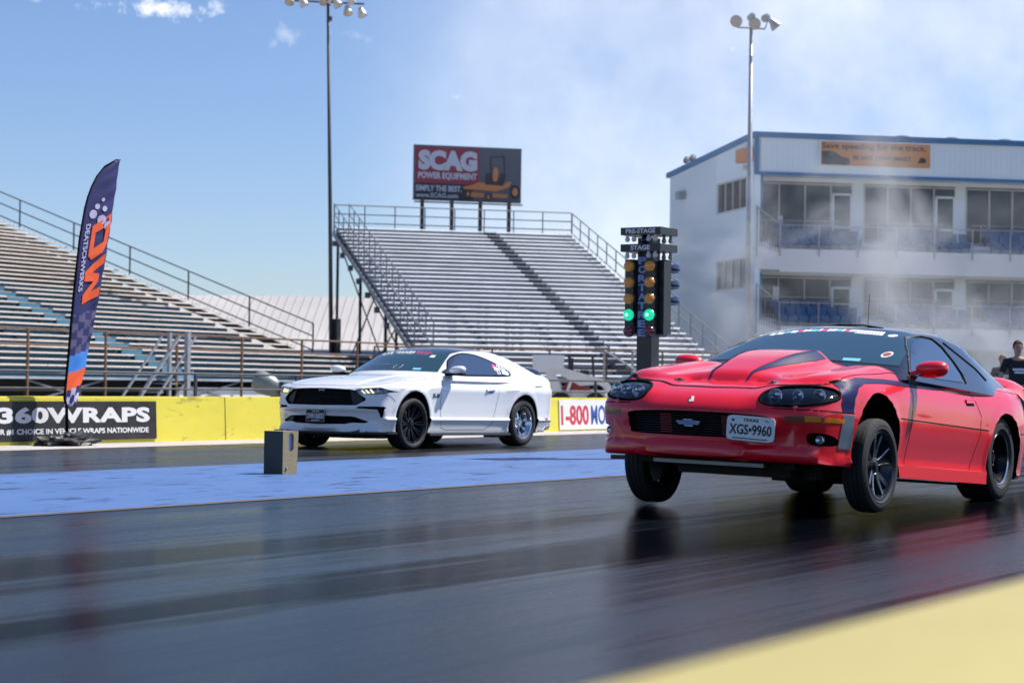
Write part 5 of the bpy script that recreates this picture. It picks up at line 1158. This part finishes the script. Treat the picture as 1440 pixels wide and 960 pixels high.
# back wall of the balconies, piers between the bays
levels = ((3.75, 6.10), (7.25, 10.60)); bays = [(.60, 5.40), (5.98, 10.45), (11.0, 15.5), (16.1, 20.6)]
for (za, zb) in ((0, 3.6), (6.1, 7.1), (10.45, 12.3)): bb(mb, .25, RC, za, LB, RC+.2, zb)
for (za, zb) in ((3.6, 6.1), (7.1, 10.45)):
    prev = .25
    for (s0, s1) in bays: bb(mb, prev, RC, za, s0, RC+.2, zb); prev = s1
    bb(mb, prev, RC, za, LB, RC+.2, zb)
wl = mb.build('wall', 'cladding', TW)
mb = MB()
for k in range(1, 60):
    t_ = DP*k/60
    if tw0 < t_ < tw1: bb(mb, -.018, t_, 0, -.002, t_+.03, 5.4); bb(mb, -.018, t_, 6.9, -.002, t_+.03, 9.05)
    else: bb(mb, -.018, t_, 0, -.002, t_+.03, roof_z(t_)-.25)
for k in range(1, 96): bb(mb, LB*k/96, -.018, 10.78, LB*k/96+.03, -.002, 12.1)
mb.build('cladding_rib', 'cladding', wl)
mb = MB(); bb(mb, 0, 0, 10.62, LB, .2, 12.22); bb(mb, .25, .2, 10.62, LB, RC, 10.70); mb.build('parapet', 'cladding', TW)
mb = MB(); bb(mb, .0, .0, 3.62, LB, RC, 3.72); bb(mb, 1.15, -.05, 2.75, LB, .15, 3.70); bb(mb, 0, 0, 7.12, LB, RC, 7.22); bb(mb, 1.15, -.05, 6.15, LB, .15, 7.20)
mb.hexa([bp(0, -.05, 3.4), bp(.15, -.05, 3.4), bp(.15, .1, 3.4), bp(0, .1, 3.4), bp(0, -.05, 4.9), bp(.15, -.05, 4.9), bp(.15, .1, 4.9), bp(0, .1, 4.9)])
for zb in (3.70, 7.20): mb.hexa([bp(.05, -.05, zb-.95), bp(1.15, -.05, zb-.95), bp(1.15, .08, zb-.95), bp(.05, .08, zb-.95), bp(.05, -.05, zb+.35), bp(1.15, -.05, zb), bp(1.15, .08, zb), bp(.05, .08, zb+.35)])
mb.build('balcony_slab', 'cladding_warm', TW)
# roof
mb = MB(); mb.hexa([bp(-.15, -.15, 12.22), bp(LB, -.15, 12.22), bp(LB, DP+.2, 11.55), bp(-.15, DP+.2, 11.55), bp(-.15, -.15, 12.46), bp(LB, -.15, 12.46), bp(LB, DP+.2, 11.80), bp(-.15, DP+.2, 11.80)]); rf = mb.build('roof', 'trim_blue', TW)
mb = MB(); bb(mb, -.06, -.06, 10.62, .14, .0, 12.24); bb(mb, -.06, -.06, 10.52, LB, -.0, 10.66); mb.build('trim', 'trim_blue', TW)
mb = MB(); bb(mb, -.04, .25, 7.4, -.02+.02, .95, 10.5) ; mb.v = []; mb.f = []
bb(mb, .26, .10, 7.25, .40, .55, 10.6); bb(mb, .26, .10, 3.75, .40, .55, 6.1); mb.build('trim', 'trim_blue', TW)
for s in (7.2, 9.6, 12.2):
    mb = MB(); c = bp(s, .6, 12.42); mb.lathe([(0, .18), (.25, .16), (.5, .08), (.6, 0)], c, (0, 0, 1), 16); mb.build('roof_vent', 'dark_steel', rf, True)
# windows and doors
for (z0, z1) in ((3.75, 6.05), (7.30, 10.40)):
    for (s0, s1) in bays:
        w = MB(); dw = 1.05; npn = 3; sx1 = s1-dw
        zb_ = z0+.55
        for k in range(npn+1): s = s0+(sx1-s0)*k/npn; bb(w, s-.035, RC-.03, zb_, s+.035, RC+.05, z1)
        bb(w, s0, RC-.03, z1-.08, s1, RC+.05, z1); bb(w, s0, RC-.03, zb_-.08, sx1, RC+.05, zb_)
        win = w.build('window', 'window_frame', TW)
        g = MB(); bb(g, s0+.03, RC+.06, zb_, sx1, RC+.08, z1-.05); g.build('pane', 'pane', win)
        p2 = MB(); bb(p2, s0, RC, z0-.15, sx1, RC+.18, zb_-.08); p2.build('sill_wall', 'cladding_warm', win)
        d = MB(); dz1 = z1-.42
        bb(d, sx1+.06, RC-.04, z0-.1, sx1+.16, RC+.05, dz1); bb(d, s1-.10, RC-.04, z0-.1, s1, RC+.05, dz1); bb(d, sx1+.06, RC-.04, dz1-.1, s1, RC+.05, dz1); bb(d, sx1+.16, RC-.03, z0+1.05, s1-.1, RC+.03, z0+1.12)
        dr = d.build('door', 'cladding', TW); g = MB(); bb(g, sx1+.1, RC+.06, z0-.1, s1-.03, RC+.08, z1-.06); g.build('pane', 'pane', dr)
for (z0, z1) in wins:
    w = MB(); 
    for k in range(5): t_ = tw0+(tw1-tw0)*k/4; bb(w, .06, t_-.03, z0, .11, t_+.03, z1)
    bb(w, -.02, tw0, z0-.04, .10, tw1, z0+.04); bb(w, -.02, tw0, z1-.04, .10, tw1, z1+.04); win = w.build('window', 'window_frame', TW)
    g = MB(); bb(g, .12, tw0, z0, .14, tw1, z1); g.build('pane', 'pane', win)
# dark interior behind the glass
mb = MB(); bb(mb, .3, 6.0, 3.8, LB-.3, 6.1, 11.0); bb(mb, .3, RC+.25, 7.0, LB-.3, 6.0, 7.1); bb(mb, .3, RC+.25, 3.6, LB-.3, 6.0, 3.7); mb.build('inner_wall', 'matte_black', TW)
mb = MB()
for k in range(6):
    z = 5.5+.23*k
    mb.bar(bp(.22, tw0+.2, z+.55), bp(.22, tw1-.3, z-.30), .09, .03)
mb.build('stair', 'orange', TW)
# balcony rails
for zf in (3.72, 7.22):
    mb = MB()
    for h in (1.05, .10): mb.tube([bp(1.15, -.12, zf+h), bp(LB, -.12, zf+h)], .025, 6)
    mb.tube([bp(.05, -.12, zf+1.85), bp(1.15, -.12, zf+1.05)], .025, 6)
    for k in range(13): s = 1.15+1.84*k; mb.bar(bp(s, -.12, zf-.35), bp(s, -.12, zf+1.05), .05)
    mb.bar(bp(.05, -.12, zf-.4), bp(.05, -.12, zf+1.9), .05); mb.build('balcony_railing', 'galv', TW)
    mb = MB()
    for (s0, s1) in bays: mb.tube([bp(s0-.1, 1.0, zf+1.35), bp(s1-1.0, 1.0, zf+1.35)], .02, 6); mb.bar(bp(s0+.3, 1.0, zf), bp(s0+.3, 1.0, zf+1.35), .04)
    mb.build('balcony_railing', 'galv', TW)
    mb = MB()
    for k in range(9): s = .08+.12*k; mb.bar(bp(s, -.12, zf-.2+.3*(1-k/8)), bp(s, -.12, zf+1.85-.8*k/8), .02)
    mb.build('balcony_grille', 'dark_steel', TW)
for s0, z, sc in ((1.75, 8.35, .5), (1.55, 4.95, .62)): mb = MB(); bb(mb, s0, RC-.12, z, s0+sc*.5, RC-.10, z+sc); mb.build('window_notice', 'letter_white', TW)
# lamps on the side wall
mb = MB(); bb(mb, -.45, .15, 11.15, -.05, 1.35, 11.75); mb.build('loudspeaker_box', 'orange', TW)
mb = MB(); mb.lathe([(0, 0), (.12, .05), (.16, .2), (.14, .22)], bp(-.25, .6, 11.0), (0, 0, -1), 14); mb.build('dome_camera', 'floodlight', TW, True)
for t_ in (8.4, 9.3): flood(TW, bp(-.1, t_, 12.15), (-.6, -.6, .2), .16, 'dark_steel')
mb = MB(); bb(mb, -.35, 9.6, 10.25, -.02, 10.2, 10.65); mb.build('wall_lamp', 'galv', TW)
# sign on the parapet
SG = thing('wall_sign', 'orange road safety sign on the blue edged parapet of the tower', 'sign', K)
mb = MB(); bb(mb, 2.95, -.14, 10.98, 8.3, -.03, 12.18); mb.build('sign_frame', 'cladding', SG)
mb = MB(); bb(mb, 3.02, -.155, 11.04, 8.24, -.142, 12.12); pn = mb.build('sign_panel', 'orange', SG)
def sg(s0, s1, z0, z1): return lambda a, b, t: bp(s0+(s1-s0)*a, -.156-t, z0+(z1-z0)*b)
text_on('sign_text', 'Save speeding for the track.', 'ink', pn, sg(3.08, 8.05, 11.72, 12.06), .01, .01); text_on('sign_text', 'BE SAFE. DRIVE SMART.', 'ink', pn, sg(4.55, 7.35, 11.32, 11.52), .015, .01)
mb = MB(); mb.prism([(3.06, 11.08), (4.35, 11.08), (4.4, 11.22), (4.33, 11.38), (4.0, 11.44), (3.7, 11.62), (3.45, 11.68), (3.06, 11.68)], lambda a, b, q: bp(a, -.156-q, b), 0, .01); mb.build('car_picture', 'billboard_black', pn)
mb = MB(); mb.prism([(3.35, 11.50), (3.6, 11.48), (3.62, 11.62), (3.42, 11.63)], lambda a, b, q: bp(a, -.168-q, b), 0, .01); mb.build('car_picture', 'billboard_grey', pn)
for xx in (3.35, 4.1): mb = MB(); mb.prism(ell_poly(xx, 11.14, .10, .10, 14), lambda a, b, q: bp(a, -.170-q, b), 0, .01); mb.build('car_picture', 'ink', pn)
mb = MB(); mb.prism([(7.6, 11.26), (8.0, 11.26), (8.05, 11.36), (7.95, 11.50), (7.75, 11.50), (7.70, 11.36)], lambda a, b, q: bp(a, -.156-q, b), 0, .01); mb.build('sign_emblem', 'ink', pn)
# tower seats
seat = None
def seat_mesh():
    mb = MB(); mb.box(-.22, -.02, .40, .22, .38, .44); mb.hexa([(-.22, .36, .42), (.22, .36, .42), (.22, .40, .42), (-.22, .40, .42), (-.20, .44, .86), (.20, .44, .86), (.20, .48, .86), (-.20, .48, .86)]); mb.box(-.21, -.03, .16, .21, .0, .42); mb.bar((-.2, .2, 0), (-.2, .2, .4), .04); mb.bar((.2, .2, 0), (.2, .2, .4), .04); return mb
rot_b = math.atan2(ub.y, ub.x)
for zf, lv in ((3.72, 'lower'), (7.22, 'upper')):
    for row, (tt, dz) in enumerate(((.28, .05), (.95, .38))):
        for bi, (s0, s1) in enumerate(bays[:3]):
            n = 8 if row == 0 else 6
            for k in range(n):
                s = s0+.75+k*.50+(0 if bi else .1)
                p = K+bp(s, tt, zf+dz)
                if seat is None: o = seat_mesh().build('stadium_seat', 'seat_blue'); seat = o
                else: o = seat.copy(); COL.objects.link(o)
                o.location = p; o.rotation_euler = (0, 0, rot_b)
                tag(o, 'blue plastic seat on the %s balcony of the tower, in the %s row' % (lv, 'front' if row == 0 else 'raised back'), 'seat', 'blue seats in the %s row of the %s balcony' % ('front' if row == 0 else 'back', lv))
mb = MB()
for zf in (3.72, 7.22): bb(mb, .4, .70, zf, LB, RC-.01, zf+.36)
mb.build('balcony_step', 'cladding_warm', TW)
# ------------------------------------------------------------------ loader behind the wall
LD = thing('skid_steer_loader', 'white skid steer loader with a dark cab parked in front of the centre grandstand', 'loader', (52.35, 29.55, 0), R(-62)); LD.scale = (.86, .86, .90)
def side_arm(y, mb):
    prof = [(-1.35, .75), (-1.38, 1.45), (-1.2, 1.62), (-1.0, 1.62), (.55, 1.22), (.85, 1.02), (1.0, .45), (.85, .20), (.68, .22), (.80, .50), (.66, .92), (.45, 1.02), (-.2, .98), (-.95, 1.36), (-1.10, 1.36), (-.80, .80)]
    mb.prism(prof, lambda a, b, q: Vector((a, q, b)), y-.06, y+.06)
for y in (-.72, .72): mb = MB(); side_arm(y, mb); mb.bar((-.62, y, .8), (-.45, y, 1.28), .10); mb.build('lift_arm', 'loader_white', LD)
mb = MB(); mb.hexa([(-1.3, -.6, .35), (.75, -.6, .30), (.75, .6, .30), (-1.3, .6, .35), (-1.3, -.6, 1.0), (.7, -.6, .80), (.7, .6, .80), (-1.3, .6, 1.0)]); mb.build('body', 'loader_white', LD)
mb = MB()
for y in (-.45, .45):
    mb.bar((-.55, y, .9), (-.60, y, 1.95), .07); mb.bar((.30, y, .8), (.22, y, 1.95), .07)
mb.hexa([(-.70, -.52, 1.93), (.42, -.52, 1.93), (.42, .52, 1.93), (-.70, .52, 1.93), (-.66, -.48, 2.02), (.36, -.48, 2.02), (.36, .48, 2.02), (-.66, .48, 2.02)]); mb.box(-.55, -.44, 1.0, -.45, .44, 1.9); mb.box(-.2, -.25, .8, .1, .25, 1.5); mb.build('cab', 'dark_steel', LD)
mb = MB(); mb.prism([(-.9, .83), (.2, .83), (-.5, 1.20)], lambda a, b, q: Vector((a, q, b)), -.66, -.64); mb.build('side_decal', 'red_dull', LD)
for x in (-.85, .35):
    for y in (-.68, .68): mb = MB(); s = 1 if y > 0 else -1; mb.lathe([(.15, -.14), (.33, -.13), (.38, -.08), (.38, .08), (.33, .13), (.15, .14), (.12, .06), (0, .06)], (x, y*1.05, .38), (0, s, 0), 28); mb.build('wheel', 'rubber', LD, True, 30)
mb = MB(); mb.hexa([(.85, -.8, .10), (1.5, -.8, .02), (1.5, .8, .02), (.85, .8, .10), (.9, -.8, .65), (1.0, -.8, .60), (1.0, .8, .60), (.9, .8, .65)]); mb.build('bucket', 'dark_steel', LD)
# ------------------------------------------------------------------ grey tank on a stand behind the wall
TK = thing('tank_trailer', 'grey rounded tank tilted on a small dark frame behind the yellow wall', 'tank', (33.2, 26.4, 0), R(-58.4)); TK.scale = (.8, .8, .86)
mb = MB(); mb.lathe([(0, -.46), (.16, -.45), (.26, -.38), (.29, -.25), (.26, .05), (.19, .22), (.12, .30), (0, .31)], (-.02, 0, .93), (.93, 0, -.30), 32); mb.build('tank', 'drum_grey', TK, True, 50)
mb = MB(); mb.box(.26, -.12, .62, .36, .12, 1.02); mb.box(.30, -.1, .4, .52, .1, .62); mb.bar((-.3, -.25, .1), (.4, -.25, .65), .05); mb.bar((-.3, .25, .1), (.4, .25, .65), .05); mb.bar((.3, 0, 0), (.3, 0, .7), .06); mb.build('frame', 'dark_steel', TK)
mb = MB(); mb.lathe([(0, -.05), (.07, -.04), (.08, .04), (0, .05)], (.42, 0, .82), (1, 0, 0), 16); mb.build('cap', 'alu_warm', TK, True)
for y in (-.3, .3): mb = MB(); mb.lathe([(0, -.05), (.16, -.05), (.18, 0), (.16, .05), (0, .05)], (-.1, y, .18), (0, 1, 0), 20); mb.build('wheel', 'rubber', TK, True, 30)
# ------------------------------------------------------------------ people
def skin_mesh(name, joints, edges, m, parent, sub=2):
    me = bpy.data.meshes.new(name); me.from_pydata([j[:3] for j in joints], edges, []); o = bpy.data.objects.new(name, me); COL.objects.link(o)
    me.skin_vertices or o.modifiers.new('sk', 'SKIN')
    if not o.modifiers: o.modifiers.new('sk', 'SKIN')
    o.modifiers.new('ss', 'SUBSURF').levels = sub; o.modifiers['ss'].render_levels = sub if 'ss' in o.modifiers else sub
    sv = me.skin_vertices[0].data if me.skin_vertices else None
    if sv:
        for i, j in enumerate(joints): sv[i].radius = (j[3], j[4] if len(j) > 4 else j[3]); sv[i].use_root = (i == 0)
    dg = bpy.context.evaluated_depsgraph_get(); new = bpy.data.meshes.new_from_object(o.evaluated_get(dg)); bpy.data.objects.remove(o); bpy.data.meshes.remove(me)
    new.materials.clear(); new.materials.append(MT[m]); return link_me(name, new, parent, True)
def skin_verts_fix(): pass
def person(label, loc, rz, hair, pose):
    """faces local -y"""
    T = thing('person', label, 'person', loc, rz)
    J = [(0, 0, .95, .155, .11), (0, 0, 1.12, .145, .10), (0, 0, 1.30, .165, .11), (0, 0, 1.43, .13, .085), (0, 0, 1.50, .058), (0, -.012, 1.57, .062), (0, -.02, 1.63, .078, .092), (0, -.015, 1.71, .078, .095), (0, -.01, 1.76, .05)]
    E_ = [(0, 1), (1, 2), (2, 3), (3, 4), (4, 5), (5, 6), (6, 7), (7, 8)]
    for s in (-1, 1):
        k = len(J); J += [(s*.10, 0, .86, .10), (s*.12, -.01, .50, .065), (s*.12, .02, .27, .058), (s*.12, .02, .09, .040), (s*.13, -.14, .04, .035)]; E_ += [(0, k), (k, k+1), (k+1, k+2), (k+2, k+3), (k+3, k+4)]
        k = len(J)
        arm = pose[0 if s < 0 else 1]
        J += [(s*.20, 0, 1.42, .062), (arm[0][0], arm[0][1], arm[0][2], .047), (arm[1][0], arm[1][1], arm[1][2], .032), (arm[2][0], arm[2][1], arm[2][2], .036, .020)]; E_ += [(3, k), (k, k+1), (k+1, k+2), (k+2, k+3)]
        # four fingers and a thumb rooted in the palm
        h = Vector(arm[2]); d = (h-Vector(arm[1])).normalized(); sd_ = d.cross(Vector((0, 1, .2))).normalized()
        for q, (off, ln) in enumerate(((-.024, .055), (-.008, .065), (.008, .060), (.023, .048))):
            k2 = len(J); a = h+d*.02+sd_*off; b = a+d*ln*.6+Vector((0, -.006, 0)); c = b+d*ln*.5+Vector((0, -.014, 0)); J += [(*a, .009), (*b, .008), (*c, .007)]; E_ += [(k+3, k2), (k2, k2+1), (k2+1, k2+2)]
        k2 = len(J); a = h-d*.01-sd_*.03; b = a+d*.03-sd_*.022; J += [(*a, .011), (*b, .008)]; E_ += [(k+3, k2), (k2, k2+1)]
    b = skin_mesh('body', J, E_, 'skin', T)
    tor = [(0, 0, .93, .175, .135), (0, 0, 1.12, .165, .125), (0, 0, 1.30, .182, .130), (0, 0, 1.425, .150, .105), (0, 0, 1.47, .075)]; E2 = [(0, 1), (1, 2), (2, 3), (3, 4)]
    for s in (-1, 1):
        arm = pose[0 if s < 0 else 1]; k = len(tor); el_ = Vector(arm[0]); sh = Vector((s*.20, 0, 1.42)); tor += [(s*.20, 0, 1.42, .078), (*(sh.lerp(el_, .85)), .064)]; E2 += [(3, k), (k, k+1)]
    skin_mesh('shirt', tor, E2, 'shirt_black', b)
    tr = [(0, 0, .96, .165, .125)]; E3 = []
    for s in (-1, 1): k = len(tr); tr += [(s*.10, 0, .84, .115), (s*.12, -.01, .50, .085), (s*.12, .02, .10, .072)]; E3 += [(0, k), (k, k+1), (k+1, k+2)]
    skin_mesh('trousers', tr, E3, 'denim', b)
    # face
    mb = MB()
    mb.add([(-.012, -.108, 1.665), (.012, -.108, 1.665), (0, -.135, 1.635), (-.018, -.108, 1.628), (.018, -.108, 1.628), (0, -.100, 1.70)], [(5, 0, 2), (5, 2, 1), (0, 3, 2), (1, 2, 4), (3, 4, 2)]); mb.build('nose', 'skin', b, True)
    mb = MB()
    for s in (-1, 1): mb.lathe([(.013, 0), (.010, .008), (0, .011)], (s*.030, -.098, 1.678), (0, -1, 0), 10)
    mb.build('eye', 'ink', b, True)
    mb = MB(); mb.box(-.026, -.112, 1.598, .026, -.100, 1.606); mb.build('mouth', 'red_dull', b)
    mb = MB()
    for s in (-1, 1): mb.lathe([(.028, -.008), (.030, .008), (.012, .012)], (s*.080, -.01, 1.665), (s, .2, 0), 10)
    mb.build('ear', 'skin', b, True)
    bm = bmesh.new(); bmesh.ops.create_icosphere(bm, subdivisions=3, radius=1)
    for v in list(bm.verts):
        if (v.co.y < -.45 and v.co.z < .45) or v.co.z < -.35: bm.verts.remove(v)
    for v in bm.verts: v.co = Vector((v.co.x*.088, v.co.y*.106-.008, v.co.z*.112+1.695))
    me = bpy.data.meshes.new('hair'); bm.to_mesh(me); bm.free(); me.materials.append(MT[hair]); link_me('hair', me, b, True)
    mb = MB(); mb.box(-.12, -.142, 1.25, .12, -.138, 1.29); mb.box(-.09, -.142, 1.20, .09, -.138, 1.235); mb.build('shirt_print', 'letter_white', b)
    return T
folded = (((-.30, -.02, 1.17), (-.12, -.20, 1.16), (.02, -.22, 1.19)), ((.30, -.02, 1.17), (.12, -.22, 1.13), (-.02, -.21, 1.15)))
down = (((-.30, .02, 1.15), (-.33, -.05, .92), (-.33, -.08, .84)), ((.30, .02, 1.15), (.33, -.05, .92), (.33, -.08, .84)))
MT['hair_grey'] = mat('hair_grey', (.22, .13, .09), .8)
person('person in a black T-shirt at the right edge, arms hanging, beyond the red coupe', (35.4, 11.05, 0), R(-58), 'hair', down)
person('person in a black T-shirt with folded arms, standing farther back behind the red coupe', (49.2, 15.75, 0), R(-50), 'hair_grey', folded)
# ------------------------------------------------------------------ cars
red_coupe(); white_coupe()
# ------------------------------------------------------------------ tyre smoke drifting behind the red car
def smoke(name, label, c, r, rz, dens, scale, lo, hi, seed, edge=.45):
    bm = bmesh.new(); bmesh.ops.create_icosphere(bm, subdivisions=4, radius=1); me = bpy.data.meshes.new(name); bm.to_mesh(me); bm.free()
    o = bpy.data.objects.new(name, me); COL.objects.link(o); o.location = c; o.scale = r; o.rotation_euler = (0, 0, rz); tag(o, label, None, None, 'stuff')
    m = bpy.data.materials.new(name); m.use_nodes = True; nt = m.node_tree; nt.nodes.clear(); L = nt.links.new
    out = nt.nodes.new('ShaderNodeOutputMaterial'); pv = nt.nodes.new('ShaderNodeVolumePrincipled'); pv.inputs['Color'].default_value = (.95, .98, 1, 1); pv.inputs['Anisotropy'].default_value = .35
    t = nt.nodes.new('ShaderNodeTexCoord'); ln = nt.nodes.new('ShaderNodeVectorMath'); ln.operation = 'LENGTH'; L(t.outputs['Object'], ln.inputs[0])
    g = N(nt, 'ShaderNodeMapRange'); g.interpolation_type = 'SMOOTHSTEP'; L(ln.outputs['Value'], g.inputs[0]); g.inputs[1].default_value = 1.0-.02; g.inputs[2].default_value = 1-edge-.3; g.inputs[3].default_value = 0; g.inputs[4].default_value = 1
    mp = N(nt, 'ShaderNodeMapping'); mp.inputs['Location'].default_value = (seed*3.1, seed*1.7, seed); mp.inputs['Scale'].default_value = (r[0]*scale, r[1]*scale, r[2]*scale*1.15); L(t.outputs['Object'], mp.inputs[0])
    n = N(nt, 'ShaderNodeTexNoise', Scale=1.0, Detail=5.0, Roughness=.58, Distortion=.7); L(mp.outputs[0], n.inputs['Vector'])
    q = N(nt, 'ShaderNodeMapRange'); q.interpolation_type = 'SMOOTHSTEP'; L(n.outputs['Fac'], q.inputs[0]); q.inputs[1].default_value = lo; q.inputs[2].default_value = hi; q.inputs[3].default_value = 0.0; q.inputs[4].default_value = 1
    L(mth(nt, 'MULTIPLY', mth(nt, 'MULTIPLY', q.outputs[0], g.outputs[0]), dens), pv.inputs['Density']); L(pv.outputs[0], out.inputs['Volume']); me.materials.append(m); return o
smoke('smoke', 'thin tyre smoke drifting in front of the tower balconies behind the red car', (45.5, 18.5, 4.0), (8.5, 3.2, 4.2), R(-58), .42, .36, .45, .64, 1)
smoke('smoke', 'low tyre smoke hanging behind the tail of the red car', (54.0, 17.7, 2.0), (5.5, 2.2, 2.6), R(-58), .42, .7, .38, .62, 2)
smoke('smoke', 'faint veil of smoke rising into the sky above the tower', (52, 27, 13), (16, 5, 9.5), R(-58), .028, .11, .38, .66, 5)
